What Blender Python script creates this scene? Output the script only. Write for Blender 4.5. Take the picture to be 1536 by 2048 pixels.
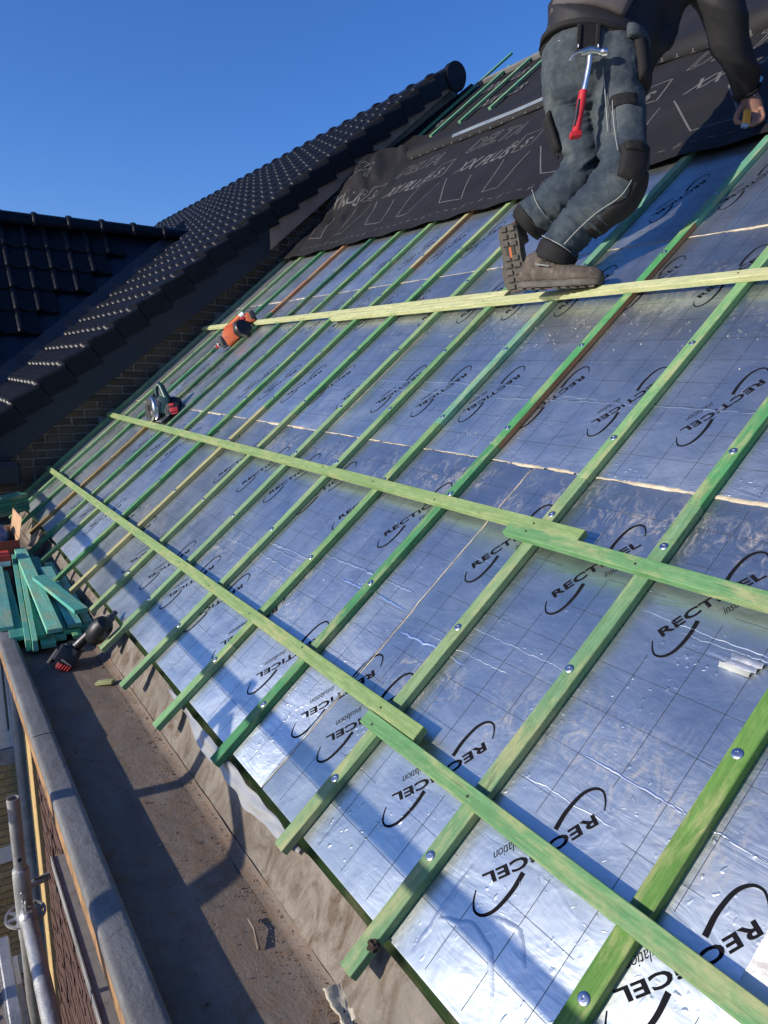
import bpy, bmesh, math, random
from mathutils import Vector, Matrix, noise
from math import sin, cos, pi, radians, sqrt
rnd = random.Random(7)
for o in list(bpy.data.objects): bpy.data.objects.remove(o)
SC = bpy.context.scene
COL = SC.collection

# ---------------------------------------------------------------- camera, sky, sun, exposure
TH = radians(40)                                   # pitch of the roof that is being covered
SV = Vector((cos(TH), 0, sin(TH)))                 # up the slope
YV = Vector((0, 1, 0))                             # along the eaves, away from the camera
NV = Vector((-sin(TH), 0, cos(TH)))                # normal of the roof
def RW(s, y, n=0.0): return SV * s + YV * y + NV * n

cam_d = bpy.data.cameras.new('camera'); CAM = bpy.data.objects.new('camera', cam_d); COL.objects.link(CAM)
r_s, r_y, r_n = (0.64492852, -0.54607071, -0.53467184), (-0.71056288, -0.17087829, -0.68256941), (0.28136736, 0.82012645, -0.49822186)
def roofvec(v): return SV * v[0] + YV * v[1] + NV * v[2]
right, down, fwd = roofvec(r_s), roofvec(r_y), roofvec(r_n)
cl = RW(0, 0, 1.2477)
CAM.matrix_world = Matrix(((right.x, -down.x, -fwd.x, cl.x), (right.y, -down.y, -fwd.y, cl.y), (right.z, -down.z, -fwd.z, cl.z), (0, 0, 0, 1)))
cam_d.sensor_fit = 'HORIZONTAL'; cam_d.sensor_width = 36; cam_d.lens = 36 * 1443.6 / 1536
cam_d.clip_start = 0.02; cam_d.clip_end = 3000
SC.camera = CAM

SUN_TRAVEL = Vector((0.942, -0.142, -0.302)).normalized()
SUN_EL = math.asin(-SUN_TRAVEL.z); SUN_AZ = math.atan2(-SUN_TRAVEL.x, -SUN_TRAVEL.y)
W = bpy.data.worlds.new('World'); SC.world = W; W.use_nodes = True
wn = W.node_tree; bg = wn.nodes['Background']
sky = wn.nodes.new('ShaderNodeTexSky'); sky.sky_type = 'NISHITA'; sky.sun_disc = False
sky.sun_elevation = SUN_EL; sky.sun_rotation = SUN_AZ
sky.air_density = 1.1; sky.dust_density = 0.9; sky.ozone_density = 6.0; sky.altitude = 200
hs = wn.nodes.new('ShaderNodeHueSaturation'); hs.inputs['Saturation'].default_value = 1.10; wb = wn.nodes.new('ShaderNodeMix'); wb.data_type = 'RGBA'; wb.blend_type = 'MULTIPLY'; wb.inputs[0].default_value = 1.0; wb.inputs[7].default_value = (1.00, 0.97, 1.26, 1)   # the camera's white balance
wn.links.new(sky.outputs[0], hs.inputs['Color']); wn.links.new(hs.outputs[0], wb.inputs[6]); wn.links.new(wb.outputs[2], bg.inputs[0]); bg.inputs[1].default_value = 0.112
sd = bpy.data.lights.new('sun', 'SUN'); sd.energy = 4.0; sd.angle = radians(0.5); sd.color = (1.0, 0.92, 0.80)
SUN = bpy.data.objects.new('sun', sd); COL.objects.link(SUN)
SUN.rotation_euler = SUN_TRAVEL.to_track_quat('-Z', 'Y').to_euler(); SUN.location = (-8, 1, 6)
SC.cycles.max_bounces = 6; SC.cycles.diffuse_bounces = 3; SC.cycles.glossy_bounces = 4; SC.cycles.transmission_bounces = 4
vs = SC.view_settings; vs.view_transform = 'Standard'; vs.look = 'None'; vs.exposure = 0.43; vs.gamma = 1.0; vs.use_curve_mapping = False

# ---------------------------------------------------------------- helpers
MW = {}
def par(o, parent, M=None):
    M = M if M is not None else Matrix.Identity(4)
    o.matrix_basis = M; MW[o.name] = M
    if parent is not None:
        o.parent = parent; o.matrix_parent_inverse = MW[parent.name].inverted()
    return o
def tag(o, label=None, cat=None, group=None, kind=None):
    if label: o['label'] = label
    if cat: o['category'] = cat
    if group: o['group'] = group
    if kind: o['kind'] = kind
    return o
def empty(name, loc, label, cat, group=None):
    o = bpy.data.objects.new(name, None); COL.objects.link(o); o.empty_display_size = 0.05
    par(o, None, Matrix.Translation(Vector(loc))); return tag(o, label, cat, group)
def put(name, me, parent=None, M=None, col=None):
    o = bpy.data.objects.new(name, me); COL.objects.link(o); par(o, parent, M)
    if col: o.color = (*col, 1)
    return o
def to_mesh(bm, name, mats, smooth=False, auto=None):
    me = bpy.data.meshes.new(name); bm.normal_update()
    if smooth:
        for f in bm.faces: f.smooth = True
    if auto:
        a = radians(auto)
        for f in bm.faces: f.smooth = True
        for e in bm.edges:
            if len(e.link_faces) == 2 and e.calc_face_angle(0) > a: e.smooth = False
    bm.to_mesh(me); bm.free()
    for m in (mats if isinstance(mats, (list, tuple)) else [mats]): me.materials.append(m)
    return me
def bbox(bm, x0, x1, y0, y1, z0, z1, bev=0.0, M=None, seg=1):
    vs_ = [bm.verts.new((x, y, z)) for x in (x0, x1) for y in (y0, y1) for z in (z0, z1)]
    fs = [(0, 1, 3, 2), (4, 6, 7, 5), (0, 4, 5, 1), (2, 3, 7, 6), (0, 2, 6, 4), (1, 5, 7, 3)]
    faces = [bm.faces.new([vs_[i] for i in f]) for f in fs]
    geo = vs_
    if bev > 0:
        ed = list({e for f in faces for e in f.edges})
        r = bmesh.ops.bevel(bm, geom=ed, offset=bev, segments=seg, profile=0.6, affect='EDGES')
        geo = list({v for f in r['faces'] for v in f.verts} | {v for v in vs_ if v.is_valid})
    if M is not None:
        for v in geo: v.co = M @ v.co
    return geo
def box_me(name, dims, mat, bev=0.0, auto=None, seg=1):
    bm = bmesh.new(); bbox(bm, *dims, bev, None, seg); return to_mesh(bm, name, mat, auto=auto)
def frame(o, x, y, z):
    x, y, z = Vector(x).normalized(), Vector(y).normalized(), Vector(z).normalized()
    return Matrix(((x.x, y.x, z.x, o[0]), (x.y, y.y, z.y, o[1]), (x.z, y.z, z.z, o[2]), (0, 0, 0, 1)))
def frame_x(o, x, up=(0, 0, 1)):
    x = Vector(x).normalized(); y = Vector(up).cross(x)
    if y.length < 1e-5: y = Vector((0, 1, 0))
    y.normalize(); return frame(o, x, y, x.cross(y))
def tube(bm, pts, rad, seg=12, cap=True, up=None):
    """swept tube; rad is a number, a list of numbers or a list of (rx, ry)"""
    pts = [Vector(p) for p in pts]; n = len(pts)
    rads = rad if isinstance(rad, (list, tuple)) and len(rad) == n else [rad] * n
    t0 = (pts[1] - pts[0]).normalized()
    ref = Vector(up) if up else (Vector((0, 0, 1)) if abs(t0.z) < 0.9 else Vector((1, 0, 0)))
    rings = []
    for i, p in enumerate(pts):
        t = (pts[min(i + 1, n - 1)] - pts[max(i - 1, 0)]).normalized()
        a = ref.cross(t)
        if a.length < 1e-6: a = Vector((1, 0, 0)).cross(t)
        a.normalize(); b = t.cross(a); ref = b
        rr = rads[i] if isinstance(rads[i], (list, tuple)) else (rads[i], rads[i])
        rings.append([bm.verts.new(p + a * (cos(2 * pi * k / seg) * rr[0]) + b * (sin(2 * pi * k / seg) * rr[1])) for k in range(seg)])
    for i in range(n - 1):
        for k in range(seg):
            bm.faces.new((rings[i][k], rings[i][(k + 1) % seg], rings[i + 1][(k + 1) % seg], rings[i + 1][k]))
    if cap:
        bm.faces.new(rings[0][::-1]); bm.faces.new(rings[-1])
    return rings
def prism(bm, poly, z0, z1, M=None):
    a = [bm.verts.new((p[0], p[1], z0)) for p in poly]; b = [bm.verts.new((p[0], p[1], z1)) for p in poly]
    n = len(poly)
    bm.faces.new(a[::-1]); bm.faces.new(b)
    for i in range(n): bm.faces.new((a[i], a[(i + 1) % n], b[(i + 1) % n], b[i]))
    if M is not None:
        for v in a + b: v.co = M @ v.co
    return a + b
def lathe(bm, prof, seg=16, M=None):
    rings = []
    for r, z in prof:
        rings.append([bm.verts.new((max(r, 1e-5) * cos(2 * pi * k / seg), max(r, 1e-5) * sin(2 * pi * k / seg), z)) for k in range(seg)])
    for i in range(len(rings) - 1):
        for k in range(seg):
            bm.faces.new((rings[i][k], rings[i][(k + 1) % seg], rings[i + 1][(k + 1) % seg], rings[i + 1][k]))
    bm.faces.new(rings[0][::-1]); bm.faces.new(rings[-1])
    if M is not None:
        for rg in rings:
            for v in rg: v.co = M @ v.co
def grid_me(name, nu, nv, fn, mat, smooth=True):
    bm = bmesh.new(); g = [[bm.verts.new(fn(i / nu, j / nv)) for j in range(nv + 1)] for i in range(nu + 1)]
    for i in range(nu):
        for j in range(nv): bm.faces.new((g[i][j], g[i + 1][j], g[i + 1][j + 1], g[i][j + 1]))
    return to_mesh(bm, name, mat, smooth=smooth)
def nz(x, y, z=0.0): return noise.noise(Vector((x, y, z)))

# ---------------------------------------------------------------- materials
MATS = {}
class NB:
    def __init__(s, name):
        s.m = bpy.data.materials.new(name); s.m.use_nodes = True; s.t = s.m.node_tree
        s.b = s.t.nodes['Principled BSDF']; s.out = s.t.nodes['Material Output']; MATS[name] = s.m
    def n(s, typ, **kw):
        q = s.t.nodes.new(typ)
        for k, v in kw.items(): setattr(q, k, v)
        return q
    def l(s, a, b): s.t.links.new(a, b); return s
    def set(s, **kw):
        for k, v in kw.items(): s.b.inputs[k.replace('_', ' ')].default_value = v
        return s
    def coord(s, kind='Object', scale=(1, 1, 1)):
        c = s.n('ShaderNodeTexCoord'); m = s.n('ShaderNodeMapping'); m.inputs['Scale'].default_value = scale
        s.l(c.outputs[kind], m.inputs['Vector']); return m.outputs[0]
    def noise(s, vec, scale, detail=4, rough=0.55, dist=0.0):
        q = s.n('ShaderNodeTexNoise'); q.inputs['Scale'].default_value = scale; q.inputs['Detail'].default_value = detail
        q.inputs['Roughness'].default_value = rough; q.inputs['Distortion'].default_value = dist
        if vec is not None: s.l(vec, q.inputs['Vector'])
        return q.outputs[0]
    def ramp(s, fac, stops, interp='LINEAR'):
        q = s.n('ShaderNodeValToRGB'); q.color_ramp.interpolation = interp; e = q.color_ramp.elements
        while len(e) < len(stops): e.new(0.5)
        for i, (p, c) in enumerate(stops):
            e[i].position = p; e[i].color = c if len(c) == 4 else (*c, 1)
        s.l(fac, q.inputs[0]); return q.outputs[0]
    def mix(s, fac, a, b, mode='MIX'):
        q = s.n('ShaderNodeMix', data_type='RGBA', blend_type=mode)
        for sock, v in ((q.inputs[0], fac), (q.inputs[6], a), (q.inputs[7], b)):
            if hasattr(v, 'links') or isinstance(v, bpy.types.NodeSocket): s.l(v, sock)
            elif isinstance(v, (int, float)): sock.default_value = v
            else: sock.default_value = (*v, 1) if len(v) == 3 else v
        return q.outputs[2]
    def math(s, op, a, b=0.0, clamp=False):
        q = s.n('ShaderNodeMath', operation=op, use_clamp=clamp)
        for i, v in enumerate((a, b)):
            if isinstance(v, bpy.types.NodeSocket): s.l(v, q.inputs[i])
            else: q.inputs[i].default_value = v
        return q.outputs[0]
    def bump(s, h, strength=0.3, dist=0.01, prev=None):
        q = s.n('ShaderNodeBump'); q.inputs['Strength'].default_value = strength; q.inputs['Distance'].default_value = dist
        s.l(h, q.inputs['Height'])
        if prev is not None: s.l(prev, q.inputs['Normal'])
        return q.outputs[0]
def ramp1(a, b): return [(a, (0, 0, 0)), (b, (1, 1, 1))]

def simple(name, col, rough=0.5, metal=0.0, var=0.25, nscale=8.0, bump=0.0, bscale=60, bdist=0.004, coat=0.0, spec=0.5, dirt=None):
    k = NB(name); v = k.coord('Object'); n1 = k.noise(v, nscale, 5, 0.6)
    lo = tuple(c * (1 - var) for c in col); hi = tuple(min(1, c * (1 + var)) for c in col)
    c = k.ramp(n1, [(0.3, lo), (0.7, hi)])
    if dirt:
        n2 = k.noise(v, nscale * 2.3, 6, 0.65, 0.5); c = k.mix(k.ramp(n2, ramp1(0.52, 0.66)), c, dirt)
    k.l(c, k.b.inputs['Base Color']); k.set(Roughness=rough, Metallic=metal); k.b.inputs['Specular IOR Level'].default_value = spec
    k.b.inputs['Coat Weight'].default_value = coat
    rr = k.ramp(k.noise(v, nscale * 3, 4), [(0.3, (rough * 0.8,) * 3), (0.7, (min(1, rough * 1.2),) * 3)]); k.l(rr, k.b.inputs['Roughness'])
    if bump: k.l(k.bump(k.noise(v, bscale, 5, 0.6), bump, bdist), k.b.inputs['Normal'])
    return k.m

def wood(name, painted=True):
    k = NB(name); oi = k.n('ShaderNodeObjectInfo'); base = oi.outputs['Color']
    tc = k.n('ShaderNodeTexCoord'); add = k.n('ShaderNodeVectorMath', operation='ADD'); k.l(tc.outputs['Object'], add.inputs[0])
    sc_ = k.n('ShaderNodeVectorMath', operation='SCALE'); cmb = k.n('ShaderNodeCombineXYZ'); k.l(oi.outputs['Random'], cmb.inputs[0]); k.l(oi.outputs['Random'], cmb.inputs[1])
    k.l(cmb.outputs[0], sc_.inputs[0]); sc_.inputs['Scale'].default_value = 37.0; k.l(sc_.outputs[0], add.inputs[1])
    def mp(s):
        m = k.n('ShaderNodeMapping'); m.inputs['Scale'].default_value = s; k.l(add.outputs[0], m.inputs['Vector']); return m.outputs[0]
    grain = k.noise(mp((5.5, 95, 95)), 1.0, 6, 0.68, 1.2); mott = k.noise(mp((26, 40, 40)), 1.0, 5, 0.7, 0.5)
    rings = k.n('ShaderNodeTexWave', wave_type='BANDS', bands_direction='Y'); k.l(mp((0.35, 22, 22)), rings.inputs['Vector'])
    rings.inputs['Scale'].default_value = 1.6; rings.inputs['Distortion'].default_value = 6.0; rings.inputs['Detail'].default_value = 3; rings.inputs['Detail Scale'].default_value = 0.7
    patch = k.noise(mp((5.0, 22, 22)), 1.0, 6, 0.68, 0.5)
    c = k.mix(k.ramp(grain, [(0.34, (0, 0, 0)), (0.68, (1, 1, 1))]), k.mix(1.0, base, (0.66, 0.72, 0.64), 'MULTIPLY'), k.mix(1.0, base, (1.20, 1.14, 1.16), 'MULTIPLY'))
    c = k.mix(k.math('MULTIPLY', k.math('MULTIPLY', k.ramp(rings.outputs[0], ramp1(0.50, 0.95)), k.ramp(patch, ramp1(0.40, 0.62))), 0.34), c, k.mix(0.5, base, (0.42, 0.36, 0.15)))
    if painted:                                                       # the stain has worn through to the timber here and there
        c = k.mix(k.math('MULTIPLY', k.ramp(patch, ramp1(0.49, 0.66)), 0.70), c, (0.40, 0.37, 0.18))
    c = k.mix(k.math('MULTIPLY', k.ramp(mott, ramp1(0.42, 0.66)), 0.42), c, k.mix(1.0, base, (0.45, 0.62, 0.50), 'MULTIPLY'))
    stain = k.noise(mp((12, 45, 45)), 1.0, 4, 0.75, 0.6)
    c = k.mix(k.math('MULTIPLY', k.ramp(stain, ramp1(0.62, 0.74)), 0.55), c, (0.05, 0.055, 0.03))
    k.l(c, k.b.inputs['Base Color']); k.set(Roughness=0.75); k.b.inputs['Specular IOR Level'].default_value = 0.25
    k.l(k.bump(grain, 0.35, 0.002), k.b.inputs['Normal'])
    return k.m
M_WOOD = wood('stained_timber')
def brown_wood():
    k = NB('bare_brown_timber'); v = k.coord('Object', (2.5, 60, 60)); g = k.noise(v, 1.0, 5, 0.6, 0.5)
    k.l(k.ramp(g, [(0.3, (0.17, 0.075, 0.03)), (0.7, (0.36, 0.18, 0.075))]), k.b.inputs['Base Color']); k.set(Roughness=0.8); return k.m
M_BROWN = brown_wood()

def foil():
    k = NB('aluminium_foil'); k.set(Metallic=1.0)
    geo = k.n('ShaderNodeNewGeometry'); P = geo.outputs['Position']
    dot = k.n('ShaderNodeVectorMath', operation='DOT_PRODUCT'); k.l(P, dot.inputs[0]); dot.inputs[1].default_value = SV; s_ = dot.outputs['Value']
    def mp(sx, sy):                                                   # roof coordinates, scaled
        sep = k.n('ShaderNodeSeparateXYZ'); k.l(P, sep.inputs[0]); c = k.n('ShaderNodeCombineXYZ')
        k.l(k.math('MULTIPLY', s_, sx), c.inputs[0]); k.l(k.math('MULTIPLY', sep.outputs[1], sy), c.inputs[1]); return c.outputs[0]
    big = k.noise(mp(1, 1), 2.2, 2, 0.5); med = k.noise(mp(1, 1), 9, 3, 0.55, 0.4); fine = k.noise(mp(1, 1), 140, 2, 0.6)
    lines = k.noise(mp(14, 4.5), 1.0, 3, 0.6, 2.0)
    dents = k.n('ShaderNodeTexVoronoi', feature='F1'); wv = k.n('ShaderNodeVectorMath', operation='ADD'); wn_ = k.n('ShaderNodeTexNoise'); k.l(mp(1, 1), wn_.inputs['Vector']); wn_.inputs['Scale'].default_value = 60; wn_.inputs['Detail'].default_value = 1; sv_ = k.n('ShaderNodeVectorMath', operation='SCALE'); k.l(wn_.outputs['Color'], sv_.inputs[0]); sv_.inputs['Scale'].default_value = 0.022; k.l(mp(1, 1.4), wv.inputs[0]); k.l(sv_.outputs[0], wv.inputs[1]); k.l(wv.outputs[0], dents.inputs['Vector']); dents.inputs['Scale'].default_value = 40
    dent = k.math('MULTIPLY', k.math('SUBTRACT', 0.25, dents.outputs['Distance'], True), k.ramp(k.noise(mp(1, 1), 5.5, 2, 0.5), ramp1(0.50, 0.62)))
    hgt = k.math('ADD', k.math('ADD', k.math('MULTIPLY', big, 0.0080), k.math('MULTIPLY', med, 0.0030)), k.math('ADD', k.math('MULTIPLY', lines, 0.0012), k.math('MULTIPLY', dent, 0.0042)))
    hgt = k.math('ADD', hgt, k.math('MULTIPLY', fine, 0.00005))
    b = k.bump(hgt, 1.0, 1.0)
    k.l(b, k.b.inputs['Normal'])
    c = k.ramp(med, [(0.3, (0.55, 0.60, 0.60)), (0.7, (0.67, 0.71, 0.70))]); k.l(c, k.b.inputs['Base Color'])
    k.l(k.ramp(k.noise(mp(1, 1), 5, 5, 0.6), [(0.3, (0.37,) * 3), (0.7, (0.45,) * 3)]), k.b.inputs['Roughness'])
    # trodden dust: strongest on the bands where people put their feet, just below each seam
    dust = k.n('ShaderNodeBsdfDiffuse'); k.l(k.ramp(fine, [(0.3, (0.34, 0.31, 0.27)), (0.7, (0.50, 0.46, 0.40))]), dust.inputs[0]); k.l(b, dust.inputs['Normal'])
    def band(c_, w):
        d = k.math('ABSOLUTE', k.math('SUBTRACT', s_, c_)); return k.math('SUBTRACT', 1.0, k.math('DIVIDE', d, w), True)
    bands = k.math('MAXIMUM', k.math('MAXIMUM', band(0.90, 0.14), k.math('MULTIPLY', band(0.30, 0.20), 0.9)), k.math('MULTIPLY', band(1.9, 0.5), 0.55))
    prints = k.ramp(k.noise(mp(14, 22), 1.0, 6, 0.75, 2.2), ramp1(0.48, 0.70)); blot = k.ramp(k.noise(mp(4, 4), 1.0, 2), ramp1(0.42, 0.58))
    smear = k.math('MULTIPLY', k.math('MULTIPLY', prints, blot), k.math('MULTIPLY', bands, 0.85))
    scratch = k.math('MULTIPLY', k.ramp(k.noise(mp(1.2, 30), 1.0, 4, 0.7, 2.0), ramp1(0.62, 0.72)), k.ramp(med, ramp1(0.48, 0.6)))
    haze = k.math('MULTIPLY', k.ramp(k.noise(mp(1.1, 2.4), 1.0, 4, 0.65), ramp1(0.40, 0.8)), 0.05)
    msk = k.math('MAXIMUM', smear, k.math('MAXIMUM', k.math('MULTIPLY', scratch, 0.30), haze))
    mx = k.n('ShaderNodeMixShader'); k.l(msk, mx.inputs[0]); k.l(k.b.outputs[0], mx.inputs[1]); k.l(dust.outputs[0], mx.inputs[2]); k.l(mx.outputs[0], k.out.inputs[0])
    return k.m
M_FOIL = foil()
M_INK = simple('black_foil_print', (0.008, 0.008, 0.010), 0.75, var=0.2, spec=0.08)
M_GRIDINK = simple('thin_grid_print', (0.03, 0.035, 0.05), 0.8, var=0.2, spec=0.1)
M_FOAM = simple('cream_foam', (0.52, 0.44, 0.30), 0.85, var=0.3, nscale=25, bump=0.5, bscale=120)
M_CREASE = NB('foil_fold').set(Metallic=1.0, Roughness=0.34).m; MATS['foil_fold'].node_tree.nodes['Principled BSDF'].inputs['Base Color'].default_value = (0.9, 0.9, 0.88, 1)
M_SCREW = simple('zinc_screw', (0.62, 0.63, 0.66), 0.28, 1.0, var=0.1)
M_DARK = simple('dark_recess', (0.02, 0.02, 0.02), 0.7)

def zinc(name, col, rust, amount=0.5, rough=0.5, metal=0.55):
    k = NB(name); geo = k.n('ShaderNodeNewGeometry'); P = geo.outputs['Position']
    def mp(s): m = k.n('ShaderNodeMapping'); m.inputs['Scale'].default_value = s; k.l(P, m.inputs['Vector']); return m.outputs[0]
    a = k.noise(mp((6, 3, 6)), 1, 6, 0.65, 0.8); b = k.noise(mp((14, 11, 3)), 1, 6, 0.7, 1.5); f_ = k.noise(mp((1, 1, 1)), 130, 4, 0.6)
    c = k.ramp(a, [(0.25, tuple(x * 0.6 for x in col)), (0.5, col), (0.75, tuple(min(1, x * 1.35) for x in col))])
    c = k.mix(k.math('MULTIPLY', k.ramp(b, ramp1(0.62 - 0.3 * amount, 0.78 - 0.2 * amount)), min(1, 0.4 + amount)), c, rust)
    c = k.mix(k.math('MULTIPLY', k.ramp(f_, ramp1(0.56, 0.75)), 0.45), c, tuple(x * 0.45 for x in rust))
    k.l(c, k.b.inputs['Base Color']); k.set(Metallic=metal)
    k.l(k.ramp(b, [(0.3, (rough,) * 3), (0.7, (min(1, rough + 0.3),) * 3)]), k.b.inputs['Roughness'])
    n_ = k.bump(k.math('ADD', a, k.math('MULTIPLY', b, 0.5)), 0.35, 0.012); k.l(k.bump(f_, 0.45, 0.002, n_), k.b.inputs['Normal']); return k.m
M_ZINC = zinc('weathered_zinc_upstand', (0.185, 0.158, 0.125), (0.095, 0.064, 0.038), 0.60, 0.65, 0.08)
M_GUTTER = zinc('dirty_gutter_floor', (0.170, 0.132, 0.098), (0.175, 0.105, 0.058), 0.5, 0.85, 0.0)
M_CAP = zinc('zinc_coping', (0.175, 0.174, 0.168), (0.11, 0.105, 0.095), 0.3, 0.6, 0.12)
M_GALV = zinc('galvanised_steel', (0.42, 0.42, 0.41), (0.20, 0.18, 0.155), 0.25, 0.38, 0.75)
M_PIPE = zinc('zinc_downpipe', (0.42, 0.45, 0.47), (0.25, 0.25, 0.25), 0.1, 0.4, 0.6)

def tile_mat():
    k = NB('black_glazed_tile'); oi = k.n('ShaderNodeObjectInfo'); v = k.coord('Object')
    n1 = k.noise(v, 18, 4); c = k.ramp(n1, [(0.3, (0.006, 0.007, 0.009)), (0.7, (0.013, 0.014, 0.018))]); k.l(c, k.b.inputs['Base Color'])
    k.l(k.ramp(k.noise(v, 30, 4), [(0.3, (0.30,) * 3), (0.7, (0.46,) * 3)]), k.b.inputs['Roughness']); k.b.inputs['Specular IOR Level'].default_value = 0.17
    return k.m
M_TILE = tile_mat()
M_FASCIA = simple('navy_black_fascia', (0.008, 0.010, 0.018), 0.45, var=0.2)
M_RAWBOARD = simple('raw_brown_board', (0.30, 0.20, 0.145), 0.7, var=0.2, nscale=5, bump=0.2)
M_FLASH = simple('lead_valley_flashing', (0.045, 0.047, 0.052), 0.6, 0.15, var=0.3, nscale=4, dirt=(0.10, 0.05, 0.035))
def brick_mat(name, cols, bump=0.5):
    k = NB(name); oi = k.n('ShaderNodeObjectInfo'); v = k.coord('Object')
    rr = k.n('ShaderNodeValToRGB'); e = rr.color_ramp.elements
    while len(e) < len(cols): e.new(0.5)
    for i, c in enumerate(cols): e[i].position = i / (len(cols) - 1); e[i].color = (*c, 1)
    k.l(oi.outputs['Random'], rr.inputs[0]); n1 = k.noise(v, 35, 5, 0.65)
    c = k.mix(k.ramp(n1, ramp1(0.35, 0.7)), k.mix(1.0, rr.outputs[0], (0.62, 0.6, 0.58), 'MULTIPLY'), rr.outputs[0])
    k.l(c, k.b.inputs['Base Color']); k.set(Roughness=0.9); k.l(k.bump(k.noise(v, 70, 5, 0.7), bump, 0.004), k.b.inputs['Normal']); return k.m
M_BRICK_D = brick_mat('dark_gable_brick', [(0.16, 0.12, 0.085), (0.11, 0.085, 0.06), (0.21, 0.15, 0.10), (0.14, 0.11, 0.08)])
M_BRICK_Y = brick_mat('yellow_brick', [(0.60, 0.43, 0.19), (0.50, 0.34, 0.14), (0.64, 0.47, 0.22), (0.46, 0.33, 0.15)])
M_BRICK_B = brick_mat('brown_facade_brick', [(0.115, 0.064, 0.05), (0.09, 0.048, 0.04), (0.14, 0.078, 0.06)])
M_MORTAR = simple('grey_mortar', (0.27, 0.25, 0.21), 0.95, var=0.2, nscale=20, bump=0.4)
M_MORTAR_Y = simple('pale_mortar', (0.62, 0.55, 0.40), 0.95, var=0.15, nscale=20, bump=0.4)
M_MORTAR_B = simple('dark_mortar', (0.05, 0.04, 0.035), 0.95, var=0.3, nscale=20)
M_PVC = simple('white_window_frame', (0.74, 0.73, 0.68), 0.4, var=0.04)
M_CONCRETE = simple('grey_concrete_sill', (0.30, 0.30, 0.28), 0.9, var=0.3, nscale=12, bump=0.4)
def glass_pane():
    k = NB('window_glass'); k.set(Roughness=0.05); k.b.inputs['Base Color'].default_value = (0.10, 0.10, 0.09, 1); return k.m
M_PANE = glass_pane()
M_ORANGEWOOD = simple('varnished_fascia_wood', (0.30, 0.17, 0.075), 0.7, var=0.45, nscale=22, bump=0.3)
M_GREYSHEET = simple('grey_canopy_sheet', (0.24, 0.22, 0.20), 0.8, var=0.15, nscale=10, dirt=(0.16, 0.14, 0.12))
M_GRASS = simple('dark_garden_ground', (0.05, 0.06, 0.03), 0.95, var=0.5, nscale=2)

# ---------------------------------------------------------------- setting: ground, house under the roof
o = put('ground', grid_me('ground', 8, 8, lambda u, v: Vector((-600 + 1200 * u, -600 + 1200 * v, -5.6)), M_GRASS)); tag(o, kind='structure')

GUT_Z, GUT_IN, GUT_OUT, CAP_Z = -0.2885, -0.213, -0.516, -0.2375
Y0, Y1 = -1.6, 6.40

# box gutter: floor, leaning upstand, shallow outer kerb
def gut_floor(u, v):
    x = GUT_OUT + (GUT_IN - GUT_OUT) * u; y = Y0 + (Y1 - Y0) * v
    return Vector((x, y, GUT_Z + 0.0010 * nz(x * 9, y * 5) + 0.004 * max(0, u - 0.86) / 0.14 * (1 + nz(y * 8, 3))))
gutter = tag(put('box_gutter', grid_me('box_gutter', 24, 300, gut_floor, M_GUTTER)), 'long dirty box gutter with rusty zinc upstand running along the eaves', 'gutter')
ZTOP = (-0.143, -0.152)
def upst(u, v):
    y = Y0 + (Y1 - Y0) * v
    x = GUT_IN + (ZTOP[0] - GUT_IN) * u; z = GUT_Z + (ZTOP[1] - GUT_Z) * u
    w = 0.006 * nz(y * 1.3, u * 2) + 0.003 * nz(y * 6, u * 6)
    if u > 0.98: z += 0.008 * nz(y * 2.2, 9)
    return Vector((x + w, y, z - w * 0.5))
put('upstand', grid_me('upstand', 8, 240, upst, M_ZINC), gutter)
put('upstand_fillet', grid_me('upstand_fillet', 4, 200, lambda u, v: Vector((GUT_IN - 0.022 + 0.030 * u + 0.004 * nz(v * 60, 2), Y0 + (Y1 - Y0) * v, GUT_Z + 0.0065 + 0.016 * u * u + 0.002 * nz(v * 160, u * 3))), M_GUTTER), gutter)
bm = bmesh.new(); bbox(bm, GUT_OUT - 0.052, GUT_OUT, Y0, Y1, GUT_Z - 0.03, CAP_Z - 0.006, 0)
put('kerb', to_mesh(bm, 'kerb', M_ORANGEWOOD), gutter)
# coping in lengths, the joints lap over one another
for i, (a, b) in enumerate(((Y0, 1.485), (1.470, 2.435), (2.42, 4.3), (4.285, Y1))):
    def cop(u, v, a=a, b=b, i=i):
        y = a + (b - a) * v; prof = [(-0.068, -0.024), (-0.0675, -0.006), (-0.062, 0.0), (-0.034, 0.0015), (-0.004, 0.0), (0.0015, -0.006), (0.002, -0.03)]
        t = u * 6; k = min(5, int(t)); w = t - k; px, pz = prof[k][0] * (1 - w) + prof[k + 1][0] * w, prof[k][1] * (1 - w) + prof[k + 1][1] * w
        lift = 0.002 * (1 - i % 2) + 0.0003 * nz(y * 3, i)
        return Vector((GUT_OUT + px, y + 0.004 * nz(u * 9, i * 5 + v * 2) * (v in (0, 1)), CAP_Z + pz + lift))
    put('coping', grid_me('coping', 18, 60, cop, M_CAP), gutter)
bm = bmesh.new(); bbox(bm, GUT_OUT - 0.066, GUT_OUT - 0.048, Y0, Y1, CAP_Z - 0.085, CAP_Z - 0.026, 0.003)
put('fascia_strip', to_mesh(bm, 'fascia_strip', M_ORANGEWOOD), gutter)
bm = bmesh.new(); bbox(bm, GUT_OUT - 0.060, -0.30, Y0, Y1, CAP_Z - 0.098, CAP_Z - 0.086, 0.002)
put('soffit', to_mesh(bm, 'soffit', M_ORANGEWOOD), gutter)

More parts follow.
